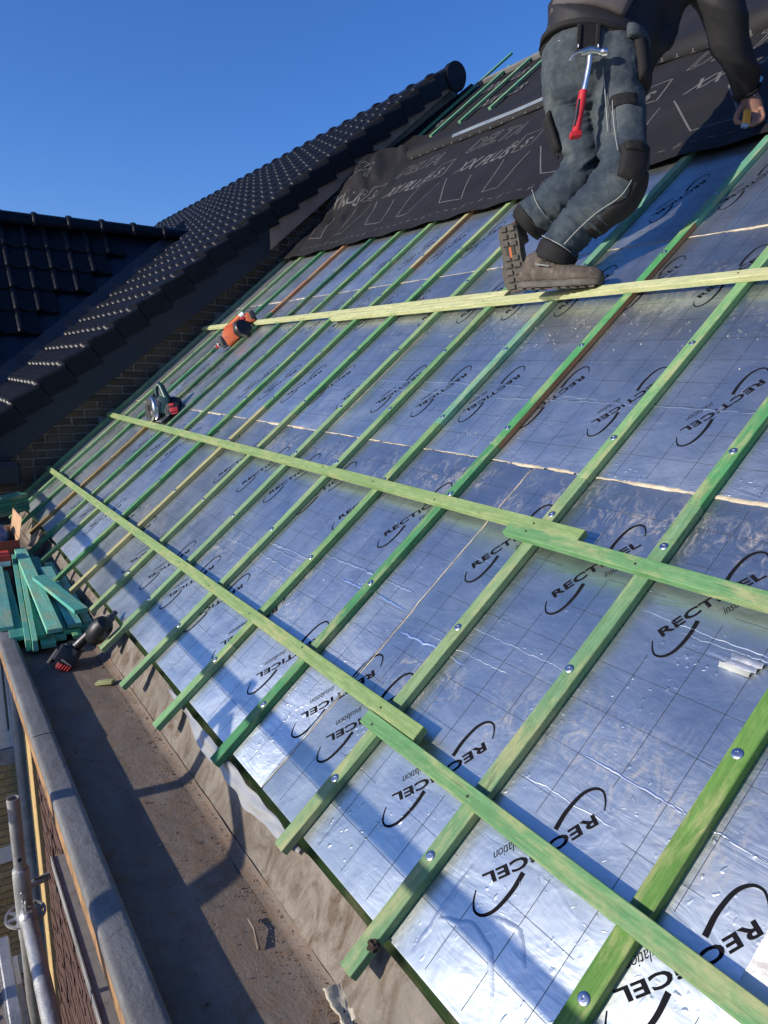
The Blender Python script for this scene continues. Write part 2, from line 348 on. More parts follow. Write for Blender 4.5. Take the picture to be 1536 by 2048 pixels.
# ---------------------------------------------------------------- house walls below the gutter
XF = -0.325
fac = empty('house_facade', (XF, 2, -5.6), 'brown brick house front below the gutter, seen steeply from above', 'facade')
bm = bmesh.new(); bbox(bm, XF + 0.006, XF + 0.25, Y0, 5.10, -5.6, CAP_Z - 0.10); put('mortar_core', to_mesh(bm, 'mortar_core', M_MORTAR_B), fac)
bm = bmesh.new()
z = -0.36; row = 0
while z > -4.6:
    y = Y0 - 0.11 * (row % 2)
    while y < 5.08:
        j = rnd.uniform(-0.006, 0.006); bbox(bm, XF - 0.004 + j, XF + 0.02, max(y, Y0), min(y + 0.205, 5.09), z - 0.052, z)
        y += 0.216
    z -= 0.063; row += 1
put('brick_courses', to_mesh(bm, 'brick_courses', M_BRICK_B), fac)['kind'] = 'stuff'
# yellow brick pier at the far end of the front, with two vertical joints
pier = empty('yellow_brick_pier', (XF, 5.5, -5.6), 'sunlit yellow brick strip beside the zinc downpipe below the gutter', 'wall')
for a, b, dx in ((5.115, 5.36, 0.0), (5.385, 5.62, 0.012)):
    bm = bmesh.new(); bbox(bm, XF - 0.03 + dx, XF + 0.2, a, b, -5.6, CAP_Z - 0.11, 0.004)
    put('brick_strip', to_mesh(bm, 'brick_strip', M_BRICK_Y), pier)
# canopy sheet below the gutter
can = empty('flat_canopy', (-0.42, 2.6, -1.5), 'narrow grey sheet-covered canopy along the house front under the gutter', 'canopy')
put('sheet', box_me('sheet', (-0.435, XF - 0.012, -0.4, 3.62, -1.545, -1.50), M_GREYSHEET, 0.003), can)
put('edge_trim', box_me('edge_trim', (-0.443, -0.4355, -0.4, 3.62, -1.55, -1.492), M_GALV, 0.001), can)

# wing wall facing the camera: window, sill, individually laid bricks
YW = 6.0
wing = empty('wing_wall', (-1.5, YW, -5.6), 'yellow brick wing wall with a white window, left of the downpipe', 'wall')
put('mortar_core', box_me('mortar_core', (-4.0, XF + 0.3, YW + 0.008, YW + 0.3, -5.6, -0.30), M_MORTAR_Y), wing)
WX0, WX1, WZ0, WZ1 = -1.75, -0.345, -2.03, -0.75
br_me = box_me('brick', (0, 0.2, 0, 0.02, 0, 0.052), M_BRICK_Y, 0.003)
z = -3.9; row = 0
while z < -0.2:
    x = -1.30 - 0.105 * (row % 2)
    while x < XF + 0.25:
        if not (WX0 - 0.14 < x + 0.1 < WX1 + 0.10 and WZ0 - 0.14 < z < WZ1):
            if not (x > -0.70 and z > -0.9) and not (z < -3.3 and x < -0.9):
                put('brick', br_me, wing, Matrix.Translation((x, YW - 0.008 + rnd.uniform(-0.002, 0.002), z)))
        x += 0.21
    z += 0.062; row += 1
win = put('window', box_me('window', (WX0, WX1, YW - 0.02, YW + 0.03, WZ0, WZ0 + 0.07), M_PVC, 0.006), wing)
for d in ((WX1 - 0.06, WX1, WZ0 + 0.071, WZ1), (WX0, WX0 + 0.06, WZ0 + 0.071, WZ1), (WX1 - 0.135, WX1 - 0.075, WZ0 + 0.15, WZ1 - 0.001)):
    put('frame', box_me('frame', (d[0], d[1], YW - 0.03, YW + 0.02, d[2], d[3]), M_PVC, 0.006), win)
put('sash_rail', box_me('sash_rail', (WX0 + 0.061, WX1 - 0.061, YW - 0.026, YW + 0.02, WZ0 + 0.072, WZ0 + 0.149), M_PVC, 0.005), win)
put('glazing_bar', box_me('glazing_bar', (WX0 + 0.061, WX1 - 0.136, YW - 0.022, YW + 0.02, -1.60, -1.55), M_PVC, 0.004), win)
put('pane', box_me('pane', (WX0 + 0.05, WX1 - 0.07, YW + 0.005, YW + 0.012, WZ0 + 0.1, WZ1 - 0.002), M_PANE), win)
put('sill', box_me('sill', (WX0 - 0.1, WX1 + 0.07, YW - 0.05, YW + 0.004, WZ0 - 0.13, WZ0 - 0.004), M_CONCRETE, 0.008), wing)
put('stone_band', box_me('stone_band', (-1.6, XF + 0.2, YW - 0.014, YW + 0.004, -3.02, -2.88), M_PVC, 0.004), wing)
dp = empty('downpipe', (-0.335, 5.78, -5.6), 'vertical zinc downpipe against the yellow brick corner', 'downpipe')
bm = bmesh.new(); tube(bm, [(-0.365, 5.80, -0.40), (-0.365, 5.80, -2.0), (-0.365, 5.80, -5.6)], 0.04, 20); put('pipe', to_mesh(bm, 'pipe', M_PIPE, auto=50), dp)
for zz in (-2.75, -1.2, -4.2):
    bm = bmesh.new(); lathe(bm, [(0.0405, -0.012), (0.045, -0.010), (0.045, 0.010), (0.0405, 0.012)], 20, Matrix.Translation((-0.365, 5.80, zz))); put('clamp', to_mesh(bm, 'clamp', M_PIPE, auto=40), dp)

# ---------------------------------------------------------------- insulation boards
FE = -0.187                                                        # lower edge of the foil
def text_mesh(body, size, bold=0.0, shear=0.0, xs=1.0, space=1.0):
    c = bpy.data.curves.new('t', 'FONT'); c.body = body; c.size = size; c.offset = bold; c.shear = shear; c.resolution_u = 3; c.space_character = space
    o = bpy.data.objects.new('t', c); COL.objects.link(o); dg = bpy.context.evaluated_depsgraph_get(); dg.update()
    me = o.evaluated_get(dg).to_mesh(); vs_ = [(v.co.x * xs, v.co.y) for v in me.vertices]; fs = [tuple(p.vertices) for p in me.polygons]
    o.evaluated_get(dg).to_mesh_clear(); bpy.data.objects.remove(o); bpy.data.curves.remove(c); return vs_, fs
def catmull(pts, n):
    out = []; P = [Vector(p) for p in pts]; P = [P[0] * 2 - P[1]] + P + [P[-1] * 2 - P[-2]]
    for i in range(1, len(P) - 2):
        for k in range(n):
            t = k / n; a, b, c, d = P[i - 1], P[i], P[i + 1], P[i + 2]
            out.append(0.5 * ((2 * b) + (c - a) * t + (2 * a - 5 * b + 4 * c - d) * t * t + (3 * b - a - 3 * c + d) * t ** 3))
    out.append(P[-2]); return out
def strip2d(verts, faces, pts, w0, w1):
    n = len(pts)
    for i, p in enumerate(pts):
        t = (pts[min(i + 1, n - 1)] - pts[max(i - 1, 0)]).normalized(); nn = Vector((-t.y, t.x)) * (w0 + (w1 - w0) * i / (n - 1)) * 0.5
        verts += [(p.x + nn.x, p.y + nn.y), (p.x - nn.x, p.y - nn.y)]
        if i: b = len(verts) - 4; faces.append((b, b + 1, b + 3, b + 2))
LW = 0.243
def logo_mesh():
    V, F = [], []
    tv, tf = text_mesh('RECTiCEL', 0.030, 0.0009, 0, 1.0, 1.06)
    x0 = min(v[0] for v in tv); x1 = max(v[0] for v in tv); k = LW / (x1 - x0)
    V += [((v[0] - x0) * k, v[1] + 0.006 * sin(pi * (v[0] - x0) / (x1 - x0))) for v in tv]; F += tf
    sw = catmull([Vector(p) for p in ((.078, -.010), (.045, -.031), (.005, -.046), (-.022, -.044), (-.034, -.030), (-.030, -.012), (-.020, 0.004))], 7)
    strip2d(V, F, sw, 0.0098, 0.0022)
    strip2d(V, F, [Vector((LW - p.x, 0.024 - p.y)) for p in sw], 0.0098, 0.0022)
    iv, if_ = text_mesh('insulation', 0.028, -0.00018, 0.42, 0.80, 0.95); b = len(V); ix = min(v[0] for v in iv)
    V += [(v[0] - ix + 0.128, v[1] - 0.031) for v in iv]; F += [tuple(i + b for i in f) for f in if_]
    me = bpy.data.meshes.new('printed_logo'); me.from_pydata([(x, y, 0) for x, y in V], [], F); me.materials.append(M_INK); return me
LOGO = logo_mesh()
U_UP = Vector((0.875, -0.484)).normalized()
def logo_matrix(s, y, up):
    u = U_UP if up else -U_UP; ux = SV * u.x + YV * u.y; vx = NV.cross(ux)
    return frame(RW(s, y, 0.0006), ux, vx, NV)
LROWS = [(0.617, True), (1.822, True), (0.228, False), (1.433, False), (2.646, False)]
def logo_anchor(row, y):                                            # y is that of the outermost swoosh
    s, up = row
    return (s, y + 0.010, True) if up else (s, y - 0.087, False)
row_phase = {0: (0.870, 1.628), 1: (1.170, 3.010), 2: (1.723, 1.723)}
def near_logo(s, y, logos):
    for (ls, ly, up) in logos:
        u = U_UP if up else -U_UP; ds, dy = s - ls, y - ly; a = ds * u.x + dy * u.y; b = -ds * u.y + dy * u.x
        if -0.045 < a < LW + 0.045 and -0.052 < b < 0.078: return True
    return False

BOARDS = [  # row, s0, s1, y0, y1, label
    (0, FE, 1.0115, -0.92, 1.580, 'foil-faced insulation board nearest the camera, bottom row at the gutter'),
    (0, FE, 1.0115, 1.585, 4.080, 'foil-faced insulation board in the middle of the bottom row by the gutter'),
    (0, FE, 1.0115, 4.083, 6.40, 'foil-faced insulation board in the bottom row at the brick gable'),
    (1, 1.0155, 2.2115, 0.36, 2.900, 'foil-faced insulation board in the second row, under the man\'s boots'),
    (1, 1.0155, 2.2115, 2.904, 5.40, 'foil-faced insulation board in the second row, left of the man\'s boots'),
    (1, 1.0155, 2.2115, 5.404, 6.40, 'narrow foil-faced insulation board in the second row at the brick gable'),
    (2, 2.2145, 3.41, -0.9, 1.62, 'foil-faced insulation board in the third row, at the right picture edge'),
    (2, 2.2145, 3.41, 1.623, 4.12, 'foil-faced insulation board in the third row, behind the man\'s knees'),
    (2, 2.2145, 3.41, 4.123, 6.40, 'foil-faced insulation board in the third row, under the black membrane\'s far end'),
    (3, 3.413, 4.61, -0.9, 6.40, 'foil-faced insulation board hidden under the black membrane'),
]
RM = frame((0, 0, 0), SV, YV, NV)
boards = []
for (row, s0, s1, y0, y1, lab) in BOARDS:
    if row == 3: continue
    bm = bmesh.new(); bbox(bm, s0, s1, y0, y1, -0.10, 0.0, 0.004, None, 2)
    me = to_mesh(bm, 'insulation_board', [M_FOIL, M_FOAM], auto=40)
    b = put('insulation_board', me, None, RM); tag(b, lab, 'insulation', 'foil insulation boards on the roof'); boards.append((row, s0, s1, y0, y1, b))
    logos = []
    for (ls, up) in LROWS:
        if not (s0 < ls < s1): continue
        ph = row_phase[row]; base = ph[0] if y1 < 3 or row == 2 else ph[1]
        yy = base + 0.3065 * math.ceil((y0 + 0.03 - base) / 0.3065)
        while yy < y1 + 0.12:
            if yy > 0.2 and not (row == 2 and yy > 4.2):
                a = logo_anchor((ls, up), yy)
                if (y0 < a[1] - 0.09 and a[1] < y1 + 0.01 if up else y0 < a[1] + 0.05 and a[1] + 0.06 < y1): logos.append(a); put('printed_logo', LOGO, b, logo_matrix(a[0], a[1], a[2]))
            yy += 0.3065
    # printed 10 cm grid, broken round the logos
    V, F = [], []
    def seg(p, q, w):
        d = (Vector(q) - Vector(p)).normalized(); n_ = Vector((-d.y, d.x)) * w / 2; k = len(V)
        for e in (Vector(p) + n_, Vector(p) - n_, Vector(q) - n_, Vector(q) + n_): V.append((e.x, e.y, 0.0005))
        F.append((k, k + 1, k + 2, k + 3))
    def runs(pt, t0, t1, w):
        st = 0.02; t = t0; start = None
        while t <= t1 + 1e-6:
            p = pt(t); ok = not near_logo(p[0], p[1], logos)
            if ok and start is None: start = t
            if (not ok or t + st > t1) and start is not None:
                if t - start > 0.03: seg(pt(start), pt(t), w)
                start = None
            t += st
    yv = 0.070 + 0.1017 * math.ceil((max(y0, -0.1) + 0.02 - 0.070) / 0.1017); k = 0
    while yv < y1 - 0.02:
        runs(lambda t: (t, yv), s0 + 0.015, s1 - 0.015, 0.0009); yv += 0.1017
    sv = 0.012 + 0.1 * math.ceil((s0 + 0.02 - 0.012) / 0.1)
    while sv < s1 - 0.02:
        runs(lambda t: (sv, t), max(y0, -0.1) + 0.01, y1 - 0.01, 0.0009); sv += 0.1
    gm = bpy.data.meshes.new('printed_grid'); gm.from_pydata(V, [], F); gm.materials.append(M_GRIDINK); put('printed_grid', gm, b, RM)
def board_at(s, y):
    for (row, s0, s1, y0, y1, b) in boards:
        if s0 - 0.01 <= s <= s1 + 0.01 and y0 <= y <= y1: return b
    return boards[0][5]
def crease(pts, w=0.006, h=0.0028, amp=0.004, mat=None, name='foil_crease', fr=26.0, seed=0.0):
    """a raised, wavering fold in the facing; pts are roof coordinates (s, y)"""
    P = [Vector((p[0], p[1])) for p in pts]; L = [0]
    for a, b in zip(P, P[1:]): L.append(L[-1] + (b - a).length)
    n = max(6, int(L[-1] / 0.008)); bm = bmesh.new(); prev = None
    for i in range(n + 1):
        d = L[-1] * i / n; k = max(j for j in range(len(L) - 1) if L[j] <= d + 1e-9); t = (d - L[k]) / max(1e-9, L[k + 1] - L[k]); c = P[k].lerp(P[k + 1], t)
        dr = (P[k + 1] - P[k]).normalized(); nn = Vector((-dr.y, dr.x)); c = c + nn * amp * (nz(d * fr, seed) + 0.6 * nz(d * fr * 3, seed + 5))
        e = min(1.0, min(i, n - i) / 5.0) * (0.55 + 0.75 * abs(nz(d * 14, seed + 9))); ww = w * (0.35 + 0.65 * e) * 1.25; hh = h * e * 0.62
        ring = [bm.verts.new(RW(c.x + nn.x * o_ * ww, c.y + nn.y * o_ * ww, z_ * hh + 0.0003)) for o_, z_ in ((-1, -0.1), (-0.4, 0.75), (0.1, 1.0), (0.5, 0.5), (1, -0.1))]
        if prev:
            for j in range(4): bm.faces.new((prev[j], prev[j + 1], ring[j + 1], ring[j]))
        prev = ring
    return put(name, to_mesh(bm, name, mat or (M_CREASE if seed % 1 > 0.8 else M_FOIL), smooth=True), board_at(pts[0][0], pts[0][1] + 0.0))
# folds that run along the boards (positions read off the roof)
cs = random.Random(3)
for i in range(30):
    s_ = cs.choice((0.235, 0.30, 0.40, 0.455, 0.66, 1.316, 1.57, 2.02, 2.06)) + cs.uniform(-0.02, 0.02); y_ = cs.uniform(0.3, 5.8); l_ = cs.uniform(0.10, 0.36)
    bb = board_at(s_, y_)
    crease([(s_, y_), (s_ + cs.uniform(-0.012, 0.012), y_ + l_)], cs.uniform(0.002, 0.004) * (0.6 if y_ < 1.5 else 1), cs.uniform(0.0008, 0.0016) * (0.6 if y_ < 1.5 else 1), 0.005, seed=i * 3.1)
for (a, b_, c_) in ((1.305, 1.0, 2.05), (1.312, 2.08, 3.3), (1.37, 1.9, 3.1), (0.36, 1.28, 1.56), (0.42, 1.60, 1.98), (0.475, 1.62, 2.2), (0.36, 2.2, 2.9), (0.425, 2.2, 2.55)):
    crease([(a, b_), (a + 0.006, (b_ + c_) / 2), (a - 0.004, c_)], 0.0042, 0.0020, 0.006, seed=a * 10 + b_)
# lower near corner: long S-shaped folds and small ripples
for pts in ([(-0.10, 0.93), (-0.06, 0.86), (-0.07, 0.80), (-0.12, 0.75)], [(-0.03, 0.84), (-0.01, 0.78), (-0.05, 0.73)], [(-0.17, 0.925), (-0.10, 0.928), (0.02, 0.93)], [(0.62, 0.78), (0.625, 0.66)], [(0.24, 0.66), (0.255, 0.60)]):
    crease(pts, 0.007, 0.0016, 0.003, M_FOIL, seed=pts[0][1])
for i in range(70):
    s_, y_ = cs.choice(((0.06, 1.13), (0.03, 0.78), (0.05, 1.42), (0.28, 0.72), (0.33, 1.0), (0.10, 0.66))); s_ += cs.gauss(0, 0.035); y_ += cs.gauss(0, 0.05); a_ = cs.uniform(0, pi); l_ = cs.uniform(0.006, 0.018)
    crease([(s_, y_), (s_ + cos(a_) * l_, y_ + sin(a_) * l_)], 0.0022, 0.0016, 0.001, seed=i)
# torn foil scrap folded up
sc_o = boards[0][5]
bm = bmesh.new()
for j in range(6):
    q = [RW(0.600 + 0.008 * j + cs.uniform(-.002, .002), 0.735 - 0.004 * j, 0.001 + 0.012 * (j % 2)) for _ in (0,)] ; 
rows_ = [[bm.verts.new(RW(0.598 + 0.0065 * j, 0.742 - 0.062 * i / 5 - 0.003 * j, 0.0015 + 0.011 * (j % 2) + 0.004 * nz(i * 2.3, j))) for i in range(6)] for j in range(7)]
for j in range(6):
    for i in range(5): bm.faces.new((rows_[j][i], rows_[j][i + 1], rows_[j + 1][i + 1], rows_[j + 1][i]))
put('torn_foil_flap', to_mesh(bm, 'torn_foil_flap', M_CREASE, auto=25), sc_o)
# foam squeezed out of the seams
for (s_, a, b_) in ((1.0135, 0.30, 6.38), (2.213, 0.4, 6.38)):
    y_ = a
    while y_ < b_:
        l_ = cs.uniform(0.10, 0.30); big = cs.random() < 0.22
        crease([(s_, y_), (s_ + cs.uniform(-.003, .003), min(b_, y_ + l_))], 0.007 if big else cs.uniform(0.0016, 0.0034), 0.005 if big else 0.0024, 0.003, M_FOAM, 'foam_seam', 40, y_); y_ += l_ * cs.uniform(0.9, 1.1)
for (y_, a, b_) in ((1.5825, FE + 0.005, 1.0), (4.0815, FE + 0.005, 1.0), (2.902, 1.03, 2.2)):
    crease([(a, y_), (a + (b_ - a) * 0.3, y_ - 0.004), (b_, y_)], 0.0016, 0.0012, 0.003, M_FOAM, 'foam_seam', 12, y_)
    crease([(a, y_ + 0.004), (b_, y_ + 0.002)], 0.003, 0.0016, 0.003, None, 'foil_crease', 12, y_ + 2)
# deck below the boards and the rest of this roof up to its ridge
RIDGE_S = 5.86
tag(put('roof_deck', box_me('roof_deck', (-0.10, RIDGE_S, -0.9, 6.40, -0.16, -0.102), M_RAWBOARD), None, RM), kind='structure')
tag(put('roof_deck_upper', box_me('roof_deck_upper', (3.415, RIDGE_S - 0.01, -0.9, 6.40, -0.101, -0.004), M_RAWBOARD), None, RM), kind='structure')

# green eaves timber seen in the slot between foil and zinc
eb = put('eaves_timber', box_me('eaves_timber', (0, 6.36 + 0.9, 0, 0.035, 0, 0.055), M_WOOD, 0.002), None, frame(RW(FE - 0.036, -0.9, -0.118), YV, -SV * -1, NV), (0.10, 0.17, 0.06))
tag(eb, 'dark green timber along the eaves under the foil edge', 'timber')

# ---------------------------------------------------------------- screws, battens (up the slope) and laths (along the roof)
def screw_me():
    bm = bmesh.new(); lathe(bm, [(0.0100, 0.0), (0.0105, 0.0012), (0.0088, 0.0024), (0.0062, 0.0026), (0.0058, 0.0038), (0.0030, 0.0040), (0.0026, 0.0022), (0.0001, 0.0020)], 14); return to_mesh(bm, 'screw', M_SCREW, auto=35)
SCREW = screw_me()
HB = 0.022
G = {'olive': (0.115, 0.225, 0.055), 'mid': (0.135, 0.290, 0.125), 'em': (0.075, 0.265, 0.110), 'pale': (0.205, 0.330, 0.175), 'mint': (0.135, 0.360, 0.205), 'yel': (0.38, 0.39, 0.20), 'dark': (0.055, 0.15, 0.085), 'tan': (0.25, 0.19, 0.08), 'red': (0.38, 0.16, 0.09), 'lime': (0.235, 0.335, 0.135), 'cream': (0.52, 0.52, 0.28)}
def lumber(name, P, xdir, ydir, L, w, h, col, label, cat, group, side=None, bev=0.0012, bow=0.0):
    """sawn length: local x along it, y across, z up; P is the middle of the start at its underside"""
    bm = bmesh.new(); bbox(bm, 0, L, -w / 2, w / 2, 0, h, bev)
    x, y = Vector(xdir).normalized(), Vector(ydir).normalized()
    if bow:
        bmesh.ops.subdivide_edges(bm, edges=[e for e in bm.edges if abs(e.verts[0].co.x - e.verts[1].co.x) > L * 0.5], cuts=10)
        for v in bm.verts: t = v.co.x / L; v.co.y += bow * 4 * t * (1 - t)
    me = to_mesh(bm, name, [M_WOOD] + ([M_BROWN] if side else []))
    if side:
        for p in me.polygons:
            if p.normal.y * side > 0.9: p.material_index = 1
    o = put(name, me, None, frame(P, x, y, x.cross(y)), col)
    return tag(o, label, cat, group)
ORD = ['first', 'second', 'third', 'fourth', 'fifth', 'sixth', 'seventh', 'eighth', 'ninth', 'tenth', 'eleventh', 'twelfth', 'thirteenth', 'fourteenth', 'fifteenth', 'sixteenth']
SCREW_S = [-0.03, 0.448, 0.835, 1.16, 1.56, 2.08, 2.45]
TOPS = 3.6
BAT = [  # y at the eaves, y at s=2.8, lower end, joints, colours
    (0.615, 0.600, -0.30, [], ['olive']),
    (1.006, 0.985, -0.279, [0.962], ['mid', 'em']),
    (1.365, 1.350, -0.239, [0.985], ['pale', 'pale']),
    (1.800, 1.775, -0.238, [1.060, 2.279], ['em', 'em', 'mint']),
    (2.180, 2.150, -0.312, [0.038, 1.128], ['pale', 'mid', 'mint']),
    (2.565, 2.525, -0.329, [1.122], ['pale', 'mid']),
    (2.945, 2.905, -0.314, [1.132], ['pale', 'pale']),
    (3.350, 3.290, -0.256, [1.087, 2.407], ['pale', 'mid', 'pale']),
    (3.745, 3.650, -0.312, [1.10, 2.333], ['yel', 'mid', 'yel']),
    (4.060, 4.025, -0.323, [1.3], ['em', 'mid']),
    (4.520, 4.395, -0.315, [2.26], ['mid', 'em']),
    (4.855, 4.775, -0.336, [0.868], ['em', 'dark']),
    (5.215, 5.170, -0.271, [0.80, 2.05], ['tan', 'dark', 'red']),
    (5.610, 5.545, -0.304, [1.6], ['em', 'em']),
    (5.985, 5.925, -0.323, [1.2], ['pale', 'pale']),
    (6.335, 6.320, -0.16, [1.17], ['pale', 'pale'])]
YB = []
for bi, (ya, yb, s0, joints, cols) in enumerate(BAT):
    cuts = [s0] + joints + [TOPS]
    for k in range(len(cuts) - 1):
        a, b = cuts[k], cuts[k + 1]; fy = lambda s: ya + (yb - ya) * s / 2.8
        A = RW(a, fy(a) + rnd.uniform(-.0015, .0015), 0.0004); Bp = RW(b - 0.0008, fy(b), 0.0004)
        piece = 'whole' if len(cuts) == 2 else (['lower', 'upper'] if len(cuts) == 3 else ['lowest', 'middle', 'topmost'])[k]
        where = 'nearest the camera' if bi == 0 else (f'in the {ORD[bi]} line from the camera' if bi < 11 else f'in the {ORD[15 - bi] if bi < 15 else "last"} line from the brick gable')
        if bi == 15: where = 'running right against the brick gable'
        tone = {'olive': 'olive green', 'mid': 'green', 'em': 'deep green', 'pale': 'pale weathered green', 'mint': 'mint green', 'yel': 'yellowish', 'dark': 'dark green', 'tan': 'brownish', 'red': 'reddish'}[cols[k]]
        lab = f'{tone} roof batten, {piece} length {where}' if piece != 'whole' else f'{tone} roof batten running up the roof {where}'
        c = G[cols[k]]; c = tuple(x * rnd.uniform(0.88, 1.12) for x in c)
        side = -1 if (bi == 3 and k == 1) or (bi == 8 and k == 2) else None
        d = Bp - A; o = lumber('roof_batten', A, d, NV.cross(d), d.length, 0.038 + rnd.uniform(-.001, .001), HB, c, lab, 'batten', 'battens running up the roof', side, bow=rnd.uniform(-0.006, 0.006))
        for ss in SCREW_S:
            s_ = ss + rnd.uniform(-0.02, 0.02)
            if a + 0.02 < s_ < b - 0.02 and not any(abs(s_ - q) < 0.04 for q in (0.135, 0.77, 1.89)):
                put('screw', SCREW, o, frame(RW(s_, fy(s_) + rnd.uniform(-.004, .004), HB + 0.0004), SV, YV, NV))
# knot with torn bark on the second batten
bm = bmesh.new()
bmesh.ops.create_icosphere(bm, subdivisions=3, radius=0.012, matrix=Matrix.Translation(RW(-0.212, 0.990, 0.020)))
for v in bm.verts: v.co += (v.co - RW(-0.212, 0.99, 0.02)) * 0.7 * nz(v.co.x * 170, v.co.y * 170, v.co.z * 170)
M_BARK = simple('dark_bark_knot', (0.035, 0.022, 0.014), 0.9, bump=0.8, bscale=200)
kn = put('knot', to_mesh(bm, 'knot', M_BARK), [o for o in COL.objects if o.name.startswith('roof_batten')][1])
LZ = HB + 0.0008
def lath(sc, ya, yb, col, lab, sa=0.0, bow=0.0):
    A = RW(sc, ya, LZ); B2 = RW(sc + sa, yb, LZ); d = B2 - A
    o = lumber('roof_lath', A, d, NV.cross(d), d.length, 0.0385, 0.022, G[col], lab, 'lath', 'laths fixed across the battens', None, 0.0015, bow)
    for (y_, _, _, _, _) in BAT:
        if min(ya, yb) + 0.03 < y_ < max(ya, yb) - 0.03 and rnd.random() < 0.8:
            t = (y_ - ya) / (yb - ya); bm = bmesh.new(); 
            put('nail_head', NAIL, o, frame(RW(sc + sa * t + rnd.uniform(-.008, .008), y_ + rnd.uniform(-.008, .008), LZ + 0.0222), SV, YV, NV))
    return o
bm = bmesh.new(); lathe(bm, [(0.0034, 0), (0.0034, 0.0006), (0.0001, 0.0008)], 8); NAIL = to_mesh(bm, 'nail_head', M_DARK)
lath(0.1550, 1.218, 6.355, 'lime', 'long yellow-green lath lying lowest across the battens', -0.012, 0.002)
lath(0.1140, -0.55, 1.402, 'mid', 'green lath across the near battens, overlapping the lowest long lath', 0.0)
lath(0.7850, 1.202, 6.362, 'lime', 'long yellow-green lath halfway between gutter and man\'s boots', 0.006, -0.003)
lath(0.7470, -0.30, 1.446, 'mid', 'green lath across the near battens, overlapping the halfway long lath', 0.003)
lath(1.9150, 2.458, 6.368, 'cream', 'pale lath behind the nail gun, ending behind the man\'s boots', -0.004)
lath(1.8740, 0.30, 3.965, 'cream', 'long pale lath just below the man\'s boots', -0.006)

# white facing sheet pushed under the lowest near lath
WS = simple('white_paper_facing', (0.72, 0.71, 0.67), 0.7, var=0.06, nscale=14, dirt=(0.45, 0.42, 0.38))
def ws(u, v):
    s_ = 0.02 + 0.24 * u; y_ = 0.455 - 0.40 * v + (0.004 * nz(u * 12, 1) if v == 0 else 0); return RW(s_, y_, 0.004 + 0.003 * nz(u * 3, v * 3) + 0.02 * max(0, u - 0.75))
tag(put('white_facing_sheet', grid_me('white_facing_sheet', 16, 16, ws, WS)), 'white facing sheet at the right picture edge, tucked under the lowest near lath', 'sheet')
# white vapour-control film hanging out over the upstand
M_FILM = simple('translucent_white_film', (0.30, 0.30, 0.285), 0.45, var=0.08, nscale=10); MATS['translucent_white_film'].node_tree.nodes['Principled BSDF'].inputs['Transmission Weight'].default_value = 0.15
def film(u, v):
    y = 1.33 + 1.0 * v; wid = (0.042 * sin(pi * min(1, max(0, (v + 0.02) * 1.0))) ** 0.6 + 0.012 * nz(v * 9, 1) + 0.02 * nz(v * 3.3, 4)) * (1 if v < 0.62 else max(0.18, 1 - (v - 0.62) * 3.2))
    wid = max(0.01, wid); x0, z0 = RW(FE - 0.004, 0, -0.012).x, RW(FE - 0.004, 0, -0.012).z
    return Vector((x0 - 0.016 - wid * u * 0.62 - 0.008 * nz(v * 11, u * 2), y, z0 - 0.006 - wid * u * 1.0 + 0.004 * nz(v * 14, u * 3) + 0.012 * u * (1 - u)))
tag(put('vapour_film', grid_me('vapour_film', 10, 110, film, M_FILM)), 'loose white vapour film sagging from under the foil edge over the gutter', 'film')

# ---------------------------------------------------------------- neighbouring house: tiled roof, verge, gable
PH = radians(37.5); TT = 0.69
DV = Vector((cos(PH), 0, sin(PH))); DN = Vector((-sin(PH), 0, cos(PH)))
WY, WZ_, WT = 9.6, 2.50, math.tan(radians(52))                      # ridge line and slope of the roof behind
def valley_y(x): return WY - (WZ_ - TT - 0.766 * x) / WT
def tile_mesh(length, name):
    prof = [(0, .000), (.014, .003), (.05, -.003), (.10, -.004), (.148, .000), (.164, .013), (.184, .036), (.204, .043), (.222, .036), (.236, .013), (.246, -.002)]
    bm = bmesh.new(); rows = []
    for (x, dz, sc_) in ((0.002, -0.020, 0.80), (-0.006, -0.006, 0.94), (0.004, 0.014, 1.0), (0.03, 0.018, 1.0), (length, -0.008, 1.0)):
        rows.append([bm.verts.new((x - (0.010 if 0.15 < p[0] < 0.24 and x < 0.02 else 0), p[0], p[1] * sc_ + dz)) for p in prof])
    for a, b in zip(rows, rows[1:]):
        for i in range(len(prof) - 1): bm.faces.new((a[i], b[i], b[i + 1], a[i + 1]))
    return to_mesh(bm, name, M_TILE, smooth=True)
TILE = tile_mesh(0.30, 'roof_tile')
nb = empty('neighbour_roof', (-0.6, 6.3, 0.2), 'black glazed tile roof of the neighbouring house rising behind the brick gable', 'roof')
GA = 0.2525; TW = 0.228
far_v, far_f = [], []
tv0 = [v.co.copy() for v in TILE.vertices]; tf0 = [tuple(p.vertices) for p in TILE.polygons]
def main_M(t, y, dz=0): return frame(Vector((0, y, TT)) + DV * t + DN * dz, DV, YV, DN)
near = []
for k in range(-3, 21):
    t = (-0.108 + 0.2003 * k) / cos(PH)
    for c in range(46):
        y = 6.455 + c * TW; x = t * cos(PH)
        if x < 2.42 and y + 0.06 > valley_y(x + 0.12): continue
        M = main_M(t + rnd.uniform(-.002, .002), y, rnd.uniform(-.0015, .0015))
        if c < 12: put('roof_tile', TILE, nb, M)
        else:
            b = len(far_v); far_v += [tuple(M @ v) for v in tv0]; far_f += [tuple(i + b for i in f) for f in tf0]
fm = bpy.data.meshes.new('far_tiles'); fm.from_pydata(far_v, [], far_f); fm.materials.append(M_TILE)
for p in fm.polygons: p.use_smooth = True
put('far_tiles', fm, nb)['kind'] = 'stuff'
